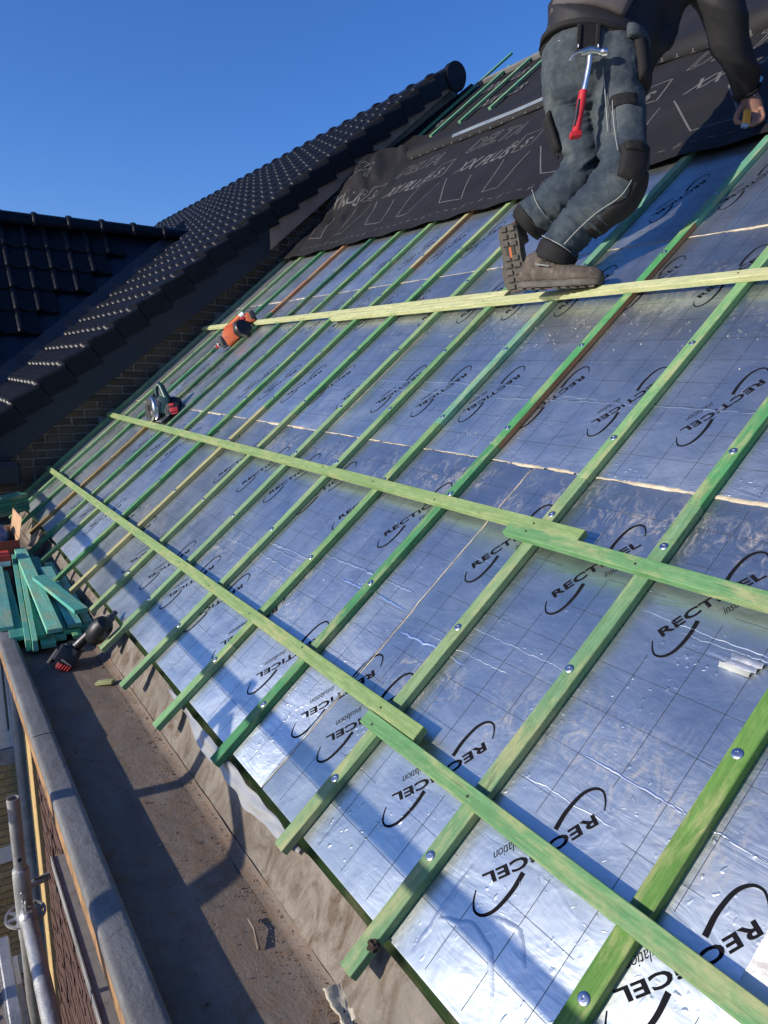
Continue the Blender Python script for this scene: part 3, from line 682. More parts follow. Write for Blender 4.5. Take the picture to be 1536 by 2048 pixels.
# sheet under the tiles so that no light comes through
put('under_roof', grid_me('under_roof', 2, 2, lambda u, v: Vector((0, 6.30 + 10.2 * v, TT)) + DV * (-1.0 + 6.2 * u) + DN * -0.035, M_FASCIA), nb)
# verge tiles with a skirt
bm = bmesh.new(); poly = [(0.0, -0.120), (0.0, 0.030), (0.012, 0.046), (0.20, 0.040), (0.20, 0.020), (0.026, 0.024), (0.016, 0.014), (0.016, -0.120)]
a = [bm.verts.new((0.0, p[0], p[1] + 0.026)) for p in poly]; b = [bm.verts.new((0.2455, p[0], p[1] - 0.012)) for p in poly]
bm.faces.new(a); bm.faces.new(b[::-1])
for i in range(len(poly)): bm.faces.new((a[i], b[i], b[(i + 1) % len(poly)], a[(i + 1) % len(poly)]))
bmesh.ops.bevel(bm, geom=[e for e in bm.edges if e.calc_face_angle(0) > 0.6], offset=0.006, segments=2, affect='EDGES')
VERGE = to_mesh(bm, 'verge_tile', M_TILE, auto=35)
for k in range(-4, 21):
    t = (-0.108 + 0.2003 * k) / cos(PH); put('verge_tile', VERGE, nb, main_M(t, 6.285 + rnd.uniform(-.002, .002)))
# ridge caps
bm = bmesh.new()
def halfring(y, r, z0=-0.05): return [bm.verts.new((r * cos(pi * (-0.13 + 1.26 * i / 14)), y, r * sin(pi * (-0.13 + 1.26 * i / 14)))) for i in range(15)]
rings = [halfring(-0.004, 0.100), halfring(0.0, 0.118), halfring(0.035, 0.122), halfring(0.055, 0.112), halfring(0.07, 0.104), halfring(0.37, 0.097)]
for a, b in zip(rings, rings[1:]):
    for i in range(14): bm.faces.new((a[i], a[i + 1], b[i + 1], b[i]))
CAPM = to_mesh(bm, 'ridge_cap', M_TILE, smooth=True)
RX, RZ = 4.14, 3.80
y = 6.30
while y < 16.6: put('ridge_cap', CAPM, nb, Matrix.Translation((RX, y, RZ + rnd.uniform(-.002, .002)))); y += 0.345
bm = bmesh.new(); pl = [(0.122 * cos(2 * pi * i / 24), 0.122 * sin(2 * pi * i / 24) * (1 if sin(2 * pi * i / 24) > 0 else 1.35)) for i in range(24)]
prism(bm, pl, 0, 0.02, frame((RX, 6.292, RZ), (1, 0, 0), (0, 0, 1), (0, -1, 0))); put('ridge_end_disc', to_mesh(bm, 'ridge_end_disc', M_TILE, auto=40), nb)
# painted bargeboard, its raw continuation, soffit
def slab(name, xs, top, bot, y0, y1, mat, parent):
    bm = bmesh.new(); pts = [(xs[0], bot(xs[0])), (xs[1], bot(xs[1])), (xs[1], top(xs[1])), (xs[0], top(xs[0]))]
    prism(bm, pts, -y1, -y0, frame((0, 0, 0), (1, 0, 0), (0, 0, 1), (0, -1, 0))); return put(name, to_mesh(bm, name, mat), parent)
vt = lambda x: 0.605 + 0.766 * x
fl = lambda x: 0.340 + 0.755 * x
slab('bargeboard', (-0.85, 2.075), vt, fl, 6.302, 6.330, M_FASCIA, nb)
slab('raw_bargeboard', (2.078, 4.16), vt, lambda x: 0.205 + 0.843 * x, 6.312, 6.334, M_RAWBOARD, nb)
bm = bmesh.new(); v4 = [bm.verts.new((x, y_, fl(x) + 0.012)) for x, y_ in ((-0.85, 6.331), (2.1, 6.331), (2.1, 6.46), (-0.85, 6.46))]; bm.faces.new(v4); put('soffit', to_mesh(bm, 'soffit', M_FASCIA), nb)
put('gutter_end', box_me('gutter_end', (-0.75, -0.13, 6.16, 6.30, 0.02, 0.20), M_FASCIA, 0.02), nb)
# gable bricks that show above the roof
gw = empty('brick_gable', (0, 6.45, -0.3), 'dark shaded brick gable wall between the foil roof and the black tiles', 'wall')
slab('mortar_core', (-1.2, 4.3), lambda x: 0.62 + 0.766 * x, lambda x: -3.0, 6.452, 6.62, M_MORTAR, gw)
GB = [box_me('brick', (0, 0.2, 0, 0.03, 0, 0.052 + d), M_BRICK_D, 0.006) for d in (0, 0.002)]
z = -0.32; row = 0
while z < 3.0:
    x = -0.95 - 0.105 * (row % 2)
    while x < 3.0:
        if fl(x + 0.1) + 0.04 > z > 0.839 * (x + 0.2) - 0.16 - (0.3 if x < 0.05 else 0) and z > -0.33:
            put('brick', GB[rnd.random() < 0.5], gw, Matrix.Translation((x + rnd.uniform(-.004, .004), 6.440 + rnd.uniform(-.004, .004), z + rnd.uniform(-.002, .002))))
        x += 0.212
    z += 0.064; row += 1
# the lead-lined valley and the roof behind
wr = empty('rear_wing_roof', (-1, 8.2, 0.5), 'black tile roof in shade at the left picture edge, under a horizontal ridge', 'roof')
def val(u, v):
    x = -1.3 + 3.76 * v; y = valley_y(x) + (-0.16 + 0.30 * u); zm = TT + 0.766 * x
    return Vector((x, y, max(zm, WZ_ - WT * (WY - y)) + 0.024 * abs(u - 0.5) * 2 + 0.004 - (0.02 if u < 0.2 else 0)))
put('valley_flashing', grid_me('valley_flashing', 6, 40, val, M_FLASH), wr)
TILE2 = tile_mesh(0.36, 'wing_tile'); UPW = Vector((0, cos(radians(52)), sin(radians(52)))); NW = Vector((0, -sin(radians(52)), cos(radians(52))))
XC = Vector((1, 0, 0))
for r in range(9):
    for c in range(-9, 11):
        x = 0.43 - 0.205 + c * 0.2235; t = -0.36 - 0.307 * r; P = Vector((x, WY, WZ_)) + UPW * t
        if P.y > valley_y(P.x + 0.17) + 0.16 and x < 2.3 and x > -0.75: put('wing_tile', TILE2, wr, frame(P + NW * rnd.uniform(-.002, .002), UPW, -XC, UPW.cross(-XC)) @ Matrix.Translation((0, -0.246, 0)))
put('under_roof', grid_me('under_roof', 2, 2, lambda u, v: Vector((-2.5 + 5.6 * u, WY, WZ_)) + UPW * (-3.4 * v) - NW * 0.03, M_FASCIA), wr)
x = -2.0
while x < 2.45:
    put('ridge_cap', CAPM, wr, frame((x, WY, WZ_ + 0.03), (0, -1, 0), (1, 0, 0), (0, 0, 1))); x += 0.372
bm = bmesh.new(); tube(bm, [(2.62, 9.42, 2.67), (2.70, 9.36, 2.77), (2.80, 9.30, 2.85)], [0.03, 0.02, 0.012], 8); M_CLAY = simple('red_clay_tube', (0.30, 0.10, 0.06), 0.7); put('ridge_seal', to_mesh(bm, 'ridge_seal', M_CLAY), wr)

# ---------------------------------------------------------------- scaffold beside the gutter
def pipe(name, pts, r, mat, parent, seg=20, cap=True):
    bm = bmesh.new(); tube(bm, pts, r, seg, cap); return put(name, to_mesh(bm, name, mat, auto=45), parent)
SX, SY = -0.658, 2.36
sf = empty('scaffold_standard', (SX, SY, -5.6), 'galvanised scaffold standard with spigot and rosette beside the gutter', 'scaffold')
pipe('post', [(SX, SY, -5.6), (SX, SY, -0.86)], 0.024, M_GALV, sf)
bm = bmesh.new()
lathe(bm, [(0.0195, -0.90), (0.0255, -0.90), (0.0262, -0.80), (0.0262, -0.70), (0.0255, -0.655), (0.0235, -0.648), (0.0190, -0.645), (0.0190, -0.40), (0.0185, -0.395), (0.0155, -0.395), (0.0150, -0.40), (0.0150, -0.60), (0.0001, -0.60)], 28, Matrix.Translation((SX, SY, 0)))
spg = put('spigot', to_mesh(bm, 'spigot', M_GALV, auto=40), sf)
vdir = (cl - Vector((SX, SY, -0.6))); vdir.z = 0; vdir.normalize()
bm = bmesh.new(); lathe(bm, [(0.0065, 0), (0.0065, 0.0012), (0.0001, 0.0012)], 14, frame(Vector((SX, SY, -0.605)) + vdir * 0.0186, (0, 0, 1), vdir.cross(Vector((0, 0, 1))) * -1, vdir)); put('bolt_hole', to_mesh(bm, 'bolt_hole', M_DARK), spg)
for q in ((-0.72), (-0.75), (-0.78)):
    bm = bmesh.new(); bmesh.ops.create_uvsphere(bm, u_segments=8, v_segments=6, radius=0.004, matrix=Matrix.Translation(Vector((SX, SY, q)) + vdir * 0.0262 + Vector((-0.004, 0, 0)))); put('crimp', to_mesh(bm, 'crimp', M_GALV, smooth=True), spg)
# rosette: a holed ring plate
bm = bmesh.new(); n = 64
def ring_pts(r, z): return [bm.verts.new((SX + r * cos(2 * pi * i / n), SY + r * sin(2 * pi * i / n), z)) for i in range(n)]
for (ri, ro) in ((0.024, 0.034), (0.055, 0.062)):
    A, B2, C2, D2 = ring_pts(ri, -0.815), ring_pts(ro, -0.815), ring_pts(ro, -0.824), ring_pts(ri, -0.824)
    for P_, Q_ in ((A, B2), (B2, C2), (C2, D2), (D2, A)):
        for i in range(n): bm.faces.new((P_[i], P_[(i + 1) % n], Q_[(i + 1) % n], Q_[i]))
for i in range(8):
    a_ = 2 * pi * i / 8 + 0.2; bbox(bm, 0.033, 0.056, -0.006, 0.006, -0.8235, -0.8155, 0, Matrix.Translation((SX, SY, 0)) @ Matrix.Rotation(a_, 4, 'Z'))
put('rosette', to_mesh(bm, 'rosette', M_GALV, auto=40), sf)
led = empty('scaffold_ledger', (SX, 0.6, -0.84), 'galvanised scaffold ledger tube running towards the camera beside the deck', 'scaffold tube')
pipe('tube', [(SX + 0.004, SY - 0.075, -0.80), (SX + 0.004, 1.2, -0.80), (SX + 0.004, -1.2, -0.80)], 0.0242, M_GALV, led, 24)
bm = bmesh.new(); bbox(bm, SX - 0.022, SX + 0.028, SY - 0.085, SY - 0.026, -0.835, -0.765, 0.012); put('wedge_head', to_mesh(bm, 'wedge_head', M_GALV, auto=40), led)
bm = bmesh.new(); bbox(bm, SX - 0.003, SX + 0.005, SY - 0.058, SY - 0.045, -0.90, -0.735, 0.002); put('wedge', to_mesh(bm, 'wedge', M_GALV), led)
br = empty('scaffold_bracket', (SX, SY, -0.84), 'short slotted steel scaffold arm pointing from the standard at the brickwork', 'scaffold tube')
pipe('tube', [(SX + 0.02, SY + 0.32, -0.95), (SX + 0.115, SY + 0.335, -0.945)], 0.0145, M_GALV, br)
put('slot', box_me('slot', (SX + 0.06, SX + 0.112, SY + 0.318, SY + 0.330, -0.934, -0.9315), M_DARK), br)
pipe('upright', [(SX + 0.02, SY + 0.33, -5.6), (SX + 0.02, SY + 0.33, -0.93)], 0.012, M_GALV, br)
dk = empty('scaffold_deck', (-1.0, 0.8, -0.83), 'perforated steel scaffold deck in the bottom left corner', 'scaffold deck')
M_DECK = zinc('worn_deck_steel', (0.22, 0.19, 0.17), (0.16, 0.12, 0.095), 0.5, 0.7, 0.3)
put('plate', box_me('plate', (-1.36, -0.752, -1.2, 2.24, -0.845, -0.835), M_DECK), dk)
put('edge_beam', box_me('edge_beam', (-0.750, -0.716, -1.2, 2.30, -0.90, -0.822), M_GALV, 0.004), dk)
put('edge_lip', box_me('edge_lip', (-0.756, -0.7515, -1.2, 2.24, -0.834, -0.826), M_CONCRETE), dk)
put('lower_beam', box_me('lower_beam', (-0.7155, -0.694, -1.2, 2.33, -1.06, -0.93), M_GALV, 0.003), dk)
bm = bmesh.new(); lathe(bm, [(0.0125, 0), (0.0115, 0.0035), (0.0095, 0.0045), (0.0085, 0.003), (0.0080, 0.0008), (0.0001, 0.0006)], 16); HOLE = to_mesh(bm, 'raised_hole', [M_DECK, M_DARK], auto=60)
for p in HOLE.polygons:
    if p.center.xy.length < 0.004: p.material_index = 1
for i in range(26):
    for j in range(4):
        put('raised_hole', HOLE, dk, Matrix.Translation((-0.785 - 0.045 * j, 1.05 + 0.045 * i + 0.022 * (j % 2), -0.8348)))
gr = empty('scaffold_guardrail', (-1.45, 2.1, -0.84), 'scaffold guardrail with diagonal brace behind the deck, left of the view', 'guardrail')
pipe('top_rail', [(-1.45, -3.0, 0.415), (-1.45, 9.0, 0.415)], 0.024, M_GALV, gr)
pipe('mid_rail', [(-1.45, -3.0, -0.20), (-1.45, 9.0, -0.20)], 0.024, M_GALV, gr)
for yy in (2.165, -0.40, 4.73): pipe('post', [(-1.45, yy, -5.6), (-1.45, yy, 0.46)], 0.024, M_GALV, gr)
pipe('brace', [(-1.49, 1.06, -0.30), (-1.49, 2.14, 0.36)], 0.024, M_GALV, gr)

# flowering shrub in the garden, seen through the gap in the scaffold
sh = empty('flowering_shrub', (-0.55, 5.0, -5.6), 'dark shrub with red flowers far below, seen through the scaffold gap', 'shrub')
M_LEAF = simple('dark_shrub_leaf', (0.06, 0.11, 0.03), 0.5, var=0.4, nscale=3); M_PETAL = simple('red_petal', (0.55, 0.06, 0.07), 0.6, var=0.3)
def leaves(n, size, mat, name, box, seed):
    r = random.Random(seed); V, F = [], []
    for _ in range(n):
        c = Vector((r.uniform(box[0], box[1]), r.uniform(box[2], box[3]), r.uniform(box[4], box[5]))); a = Vector((r.gauss(0, 1), r.gauss(0, 1), r.gauss(0, 0.6))).normalized(); b = a.cross(Vector((r.gauss(0, 1), r.gauss(0, 1), r.gauss(0, 1)))).normalized()
        k = len(V); s_ = size * r.uniform(0.6, 1.4); V += [tuple(c - a * s_), tuple(c + b * s_ * 0.4), tuple(c + a * s_), tuple(c - b * s_ * 0.4)]; F.append((k, k + 1, k + 2, k + 3))
    me = bpy.data.meshes.new(name); me.from_pydata(V, [], F); me.materials.append(mat); return put(name, me, sh)
leaves(5000, 0.035, M_LEAF, 'foliage', (-0.95, -0.40, 3.0, 8.0, -4.9, -4.0), 1)
leaves(500, 0.03, M_PETAL, 'blossom', (-0.95, -0.40, 3.0, 8.0, -4.3, -3.95), 2)
bm = bmesh.new()
for i in range(5): tube(bm, [(-0.7, 3.5 + i, -5.6), (-0.68, 3.55 + i, -4.4)], [0.03, 0.012], 6)
put('stems', to_mesh(bm, 'stems', M_BARK), sh)

# ---------------------------------------------------------------- black roofing membrane
def fabric(name, col, rough, sheen=0.0, fine=300):
    k = NB(name); v = k.coord('Object'); a = k.noise(v, 3, 4, 0.6); f_ = k.noise(v, fine, 2, 0.6)
    c = k.ramp(a, [(0.3, tuple(x * 0.8 for x in col)), (0.7, tuple(x * 1.25 for x in col))]); k.l(c, k.b.inputs['Base Color']); k.set(Roughness=rough)
    k.b.inputs['Sheen Weight'].default_value = sheen; k.b.inputs['Specular IOR Level'].default_value = 0.28
    h = k.math('ADD', k.math('MULTIPLY', k.noise(v, 14, 3, 0.55, 0.6), 0.004), k.math('MULTIPLY', f_, 0.0002)); k.l(k.bump(h, 0.8, 1.0), k.b.inputs['Normal']); return k.m
M_MEMB = fabric('black_membrane', (0.013, 0.012, 0.0115), 0.7)
M_MPRINT = simple('grey_membrane_print', (0.10, 0.097, 0.093), 0.8, var=0.2)
M_MSTRIP = simple('grey_adhesive_strip', (0.17, 0.20, 0.22), 0.35, var=0.2, nscale=5)
def sstep(a, b, x): t = min(1, max(0, (x - a) / (b - a))); return t * t * (3 - 2 * t)
ybat = [b[1] for b in BAT]
def memN(s, y):
    near_b = min(abs(y - q) for q in ybat); sag = 0.010 * sstep(0.02, 0.19, near_b)
    base = 0.040 - sag * (1 - sstep(2.86, 3.1, s) * 0.3) + 0.010 * nz(s * 2.1, y * 1.4, 3) * sstep(2.85, 3.2, s) + 0.004 * nz(s * 7, y * 4, 8)
    lift = sstep(5.72, 6.28, y + 0.10 * (s - 3.3)) * (0.02 + 0.14 * sstep(3.35, 3.95, s))
    fold = sstep(5.3, 5.9, y) * (0.25 + 0.75 * sstep(3.0, 3.5, s)) * (0.06 * nz(s * 1.6 + y * 1.2, y * 2.4 - s * 1.8, 5) + 0.05 * nz(s * 1.7 + y * 1.3, y * 6.5 - s * 4.8, 1) + 0.016 * nz(s * 4 + y * 3, y * 15 - s * 11, 4))
    right = (1 - sstep(2.2, 3.3, y)) * 0.03 * nz(s * 3, y * 2.2, 2) * sstep(2.9, 3.3, s)
    return base + lift + max(-0.01, fold) + max(-0.004, right)
def low_edge(y): return 2.852 + 0.012 * nz(y * 0.9, 7) + 0.02 * sstep(5.6, 6.3, y)
mem = put('membrane_sheet', grid_me('membrane_sheet', 60, 300, lambda u, v: (lambda y: RW(low_edge(y) + (4.36 - low_edge(y)) * u, y, memN(low_edge(y) + (4.36 - low_edge(y)) * u, y) + (0.002 if u > 0 else 0)))(-0.9 + 7.24 * v), M_MEMB))
tag(mem, 'black printed roofing membrane sheet laid over the battens behind the man', 'membrane')
def draped(name, V, F, mat=M_MPRINT):
    me = bpy.data.meshes.new(name); me.from_pydata([tuple(RW(s, y, memN(s, y) + 0.0035)) for s, y in V], [], F); me.materials.append(mat); return put(name, me, mem)
def place(tv, s0, y0): return [(s0 + v[1], y0 - v[0]) for v in tv]
tx, tf = text_mesh('XX PLUS', 0.205, 0.004, 0.20, 0.68, 1.0)
ds, df = text_mesh('DELTA', 0.26, 0.002, 0.10, 0.72, 1.05)
rs, rf = text_mesh('®', 0.11, 0.0, 0.1, 0.8); ss_, sf_ = text_mesh('S', 0.15, 0.004, 0.15, 0.8)
def outline(V, F, pts, w=0.009, n=10):
    P = []
    for a, b in zip(pts, pts[1:]):
        for k in range(n): P.append(Vector(a).lerp(Vector(b), k / n))
    P.append(Vector(pts[-1])); strip2d(V, F, P, w, w)
for k in range(-4, 3):
    off = 0.95 * k
    draped('printed_text', place(tx, 3.56, 4.47 + off), tf); draped('printed_text', place(rs, 3.68, 4.00 + off), rf); draped('printed_text', place(ss_, 3.64, 3.85 + off), sf_)
    V, F = [], []
    outline(V, F, [(3.60, 3.89 + off), (3.62, 3.72 + off), (3.84, 3.75 + off), (3.82, 3.92 + off), (3.60, 3.89 + off)], 0.010)
    outline(V, F, [(3.53, 3.90 + off), (3.076, 3.70 + off), (3.079, 3.56 + off), (3.50, 3.62 + off)]); outline(V, F, [(3.52, 4.50 + off), (3.10, 4.16 + off), (3.07, 3.90 + off), (3.44, 4.15 + off)])
    draped('printed_outline', V, F)
    # hollow lettering: outline of each glyph polygon boundary
    b = bmesh.new(); vv = [b.verts.new((x, y_, 0)) for x, y_ in ds]
    for f in df:
        try: b.faces.new([vv[i] for i in f])
        except ValueError: pass
    V, F = [], []
    for e in b.edges:
        if len(e.link_faces) == 1: outline(V, F, [(3.90 + e.verts[0].co.y, 4.66 + off - e.verts[0].co.x), (3.90 + e.verts[1].co.y, 4.66 + off - e.verts[1].co.x)], 0.008, 2)
    b.free(); draped('printed_outline', V, F)
V, F = [], []
y = 6.0
while y > 0.4:
    outline(V, F, [(2.955, y), (2.955, y - 0.04)], 0.006, 1)
    if int(y * 20) % 3 == 0: outline(V, F, [(2.93, y - 0.012), (2.985, y - 0.026)], 0.006, 1)
    y -= 0.085
draped('printed_outline', V, F)['kind'] = 'stuff'
# loose flap of the next sheet: lies on the roof above, lower edge standing off
FLAP = catmull([Vector(p) for p in ((0, .028), (-.16, .045), (-.30, .078), (-.41, .100), (-.48, .098), (-.525, .072), (-.540, .046), (-.525, .032))], 8)
def flap(u, v):
    y = -0.9 + 7.30 * v; wild = 1 - sstep(2.4, 3.4, y); t = u * (len(FLAP) - 1); k = min(len(FLAP) - 2, int(t)); p = FLAP[k].lerp(FLAP[k + 1], t - k)
    big = 1 + 0.18 * nz(y * 0.7, 3) + 0.35 * wild
    h = 0.028 + (p.y - 0.028) * big + u * (0.012 * nz(y * 2.2, u * 2, 1) + 0.035 * wild * nz(y * 3.2 + u * 2, u * 4.0, 6)) + 0.08 * sstep(5.9, 6.4, y) * (1 - u)
    return RW(4.78 + p.x * big, y, max(0.02, h))
fp = tag(put('membrane_flap', grid_me('membrane_flap', 40, 260, flap, M_MEMB)), 'loose black membrane flap standing up above the printed sheet, grey strip along it', 'membrane')
put('adhesive_strip', grid_me('adhesive_strip', 6, 200, lambda u, v: flap(0.60 + 0.075 * u, 0.66 + 0.165 * v) + NV * 0.003, M_MSTRIP), fp)
V, F = [], []
y = 6.2
for i in range(46):
    y = 6.2 - 0.12 * i; u = 0.78; v = (y + 0.9) / 7.3
    for (du, dy, eu, ey) in ((0, 0, 0.07, 0), (0.07, -0.02, 0.07, 0.02)):
        p, q = flap(u + du, (y + dy + 0.9) / 7.3) + NV * 0.004, flap(u + eu, (y + ey + 0.9) / 7.3) + NV * 0.004; d = (q - p).normalized(); w_ = d.cross(NV).normalized() * 0.005
        k = len(V); V += [tuple(p + w_), tuple(p - w_), tuple(q - w_), tuple(q + w_)]; F.append((k, k + 1, k + 2, k + 3))
me = bpy.data.meshes.new('printed_outline'); me.from_pydata(V, [], F); me.materials.append(M_MPRINT); put('printed_outline', me, fp)['kind'] = 'stuff'
um = tag(put('upper_membrane', grid_me('upper_membrane', 20, 120, lambda u, v: RW(4.25 + (RIDGE_S - 4.25) * u, -0.9 + 7.32 * v, 0.016 + 0.006 * nz(u * 4, v * 9) + 0.10 * sstep(6.36, 6.42, -0.9 + 7.32 * v) * (1 - u * 0.5)), M_MEMB)), 'black membrane on the upper roof below the ridge, crossed by thin green battens', 'membrane')
for k in range(-1, 2):
    for src, fs_, s0, y0 in ((tx, tf, 5.0, 5.55 + k * 0.95), (tx, tf, 5.45, 5.9 + k * 0.95)):
        me = bpy.data.meshes.new('printed_text'); me.from_pydata([tuple(RW(s, y_, 0.0255)) for s, y_ in place(src, s0, y0)], [], fs_); me.materials.append(M_MPRINT); put('printed_text', me, um)
for (y_, a, b_, lab) in ((6.33, 4.45, 6.42, 'thin green batten on the upper membrane, sticking up past the ridge'), (5.93, 4.70, 5.93, 'thin green batten on the upper membrane, second from the tiled verge'), (5.56, 4.76, 5.90, 'thin green batten on the upper membrane, third from the tiled verge'), (5.17, 4.78, 5.90, 'thin green batten on the upper membrane, nearest the man')):
    A = RW(a, y_, 0.03); d = RW(b_, y_ - 0.02, 0.03) - A; lumber('roof_batten', A, d, NV.cross(d), d.length, 0.036, 0.022, G['mint'], lab, 'batten', 'battens on the upper membrane')
A = RW(RIDGE_S - 0.01, -0.9, 0.004); rb = tag(put('ridge_board', box_me('ridge_board', (0, 7.2, -0.03, 0.03, 0, 0.05), M_CAP, 0.003), None, frame(A, YV, NV.cross(YV), NV)), 'grey board along the ridge of the unfinished roof', 'board')
# far slope of this roof
tag(put('rear_slope', grid_me('rear_slope', 2, 2, lambda u, v: RW(RIDGE_S, -0.9 + 7.3 * v, -0.02) + Vector((cos(TH), 0, -sin(TH))) * 5 * u, M_FASCIA)), kind='structure')

# ---------------------------------------------------------------- things lying in the gutter
def dist(p, f0=1443.6): pass
def VP(px, py, d): return cl + right * ((px - 768) / 1443.6 * d) + down * ((py - 1024) / 1443.6 * d) + fwd * d
def onz(px, py, z):
    r = right * ((px - 768) / 1443.6) + down * ((py - 1024) / 1443.6) + fwd; return cl + r * ((z - cl.z) / r.z)
pr_ = random.Random(21)
PL = [  # near end px, far end px, z at both ends, width
    ((98, 1296), (62, 1125), -0.262, 0.060), ((58, 1302), (28, 1120), -0.262, 0.022), ((72, 1303), (38, 1118), -0.255, 0.022), ((36, 1282), (4, 1150), -0.250, 0.060), ((14, 1262), (-8, 1130), -0.232, 0.058),
    ((78, 1279), (46, 1120), -0.238, 0.062), ((110, 1266), (40, 1102), -0.205, 0.064), ((118, 1264), (66, 1120), -0.235, 0.060), ((150, 1255), (92, 1140), -0.225, 0.060), ((163, 1226), (78, 1158), -0.190, 0.064),
    ((142, 1268), (96, 1150), -0.255, 0.060), ((172, 1262), (110, 1160), -0.262, 0.058), ((176, 1250), (118, 1150), -0.246, 0.040), ((156, 1278), (120, 1190), -0.266, 0.040), ((120, 1282), (84, 1160), -0.266, 0.056),
    ((24, 1240), (-10, 1120), -0.262, 0.060), ((104, 1240), (52, 1105), -0.272, 0.06), ((186, 1240), (128, 1150), -0.268, 0.05), ((134, 1262), (98, 1130), -0.272, 0.06)]
where_p = ['with its end overhanging at the very front', 'standing on edge at the pile\'s left side', 'on edge beside another narrow one', 'beside the coping at the pile\'s left', 'nearest the coping, cut by the picture edge', 'second from the top at the left', 'lying uppermost and longest on the pile', 'under the uppermost board', 'in the middle of the fan', 'slanting across the top towards the roof',
           'low in the middle of the fan', 'low at the right of the pile', 'narrow, at the right of the pile', 'short, under the front right ends', 'flat at the bottom front', 'half hidden at the left edge', 'at the bottom under the uppermost board', 'against the zinc upstand', 'at the bottom in the middle']
for i, (n_, f_, z_, w_) in enumerate(PL):
    A, B2 = onz(*n_, z_), onz(*f_, z_ + 0.03); d = B2 - A; side = Vector((0, 0, 1)).cross(d).normalized(); h_ = 0.02 if w_ > 0.03 else 0.05
    L = min(d.length, 1.55); c = [(0.16, 0.50, 0.34), (0.11, 0.44, 0.29), (0.18, 0.52, 0.37), (0.08, 0.36, 0.25)][i % 4]; c = tuple(x * pr_.uniform(0.85, 1.2) for x in c)
    lumber('cut_lath', A, d, side, L, w_, h_, c, f'sea-green lath offcut in the gutter pile, {where_p[i]}', 'lath', 'lath offcuts piled in the gutter')
# bundle, carton and bag at the far end of the gutter
bun = empty('lath_bundle', onz(20, 1010, 0.0), 'stacked bundle of green laths above the carton at the left edge', 'laths')
A = VP(45, 985, 5.15); xb = (VP(-90, 1016, 4.75) - A).normalized(); zb = Vector((0, 0, 1)); yb_ = zb.cross(xb).normalized(); zb = xb.cross(yb_)
for i in range(4):
    for j in range(2):
        put('lath', box_me('lath', (0, 0.6, j * 0.061 - 0.06, j * 0.061, -0.031 * i - 0.029, -0.031 * i), M_WOOD, 0.002), bun, frame(A, xb, yb_, zb), (0.045, 0.22 + 0.02 * (i % 2), 0.14))
M_CARD = simple('brown_cardboard', (0.46, 0.28, 0.15), 0.8, var=0.15); M_REDCARD = simple('red_printed_cardboard', (0.30, 0.045, 0.02), 0.6); M_BLUEBAG = simple('blue_plastic_bag', (0.02, 0.10, 0.30), 0.35, bump=0.5, bscale=20, bdist=0.02); M_WHITECARD = simple('white_red_label', (0.7, 0.68, 0.64), 0.6)
cb = empty('open_carton', onz(20, 1105, -0.27), 'open red-based cardboard carton in the gutter beyond the lath pile', 'carton')
C0 = onz(42, 1110, -0.20); cx0, cx1, cy0, cy1 = C0.x - 0.24, C0.x, C0.y, C0.y + 0.42
for nm, d_, m_ in (('front', (cx0, cx1, cy0, cy0 + 0.006, -0.275, -0.105), M_REDCARD), ('inner_side', (cx1 - 0.006, cx1, cy0 + 0.0065, cy1, -0.275, -0.10), M_CARD), ('back', (cx0, cx1, cy1 - 0.006, cy1, -0.274, -0.10), M_CARD), ('outer_side', (cx0, cx0 + 0.006, cy0 + 0.007, cy1 - 0.007, -0.275, -0.10), M_CARD)):
    put(nm, box_me(nm, d_, m_), cb)
bm = bmesh.new(); v4 = [bm.verts.new(p) for p in ((cx1, cy0 + 0.01, -0.099), (cx1, cy1, -0.099), (cx1 + 0.02, cy1 - 0.02, 0.03), (cx1 + 0.03, cy0 + 0.06, 0.015))]; bm.faces.new(v4); put('lid_flap', to_mesh(bm, 'lid_flap', M_CARD), cb)
bm = bmesh.new(); bmesh.ops.create_icosphere(bm, subdivisions=4, radius=0.11, matrix=Matrix.Translation(((cx0 + cx1) / 2, (cy0 + cy1) / 2 + 0.08, -0.13)) @ Matrix.Diagonal((0.85, 1.2, 0.8, 1)))
for v in bm.verts: v.co += v.co.normalized() * 0.03 * nz(v.co.x * 16, v.co.y * 16, v.co.z * 16)
tag(put('blue_bag', to_mesh(bm, 'blue_bag', M_BLUEBAG, smooth=True)), 'crumpled blue plastic bag inside the open carton', 'bag')
bm = bmesh.new(); bbox(bm, -0.11, 0.02, -0.07, 0.05, 0, 0.07, 0.004, Matrix.Translation(onz(12, 1128, -0.20))); sb = tag(put('small_box', to_mesh(bm, 'small_box', M_WHITECARD)), 'small white and red box in front of the carton', 'box')
bm = bmesh.new(); bbox(bm, -0.111, 0.021, -0.071, 0.051, 0.03, 0.0712, 0.004, Matrix.Translation(onz(12, 1128, -0.20))); put('red_lid', to_mesh(bm, 'red_lid', simple('red_lid_print', (0.6, 0.05, 0.03), 0.5)), sb)
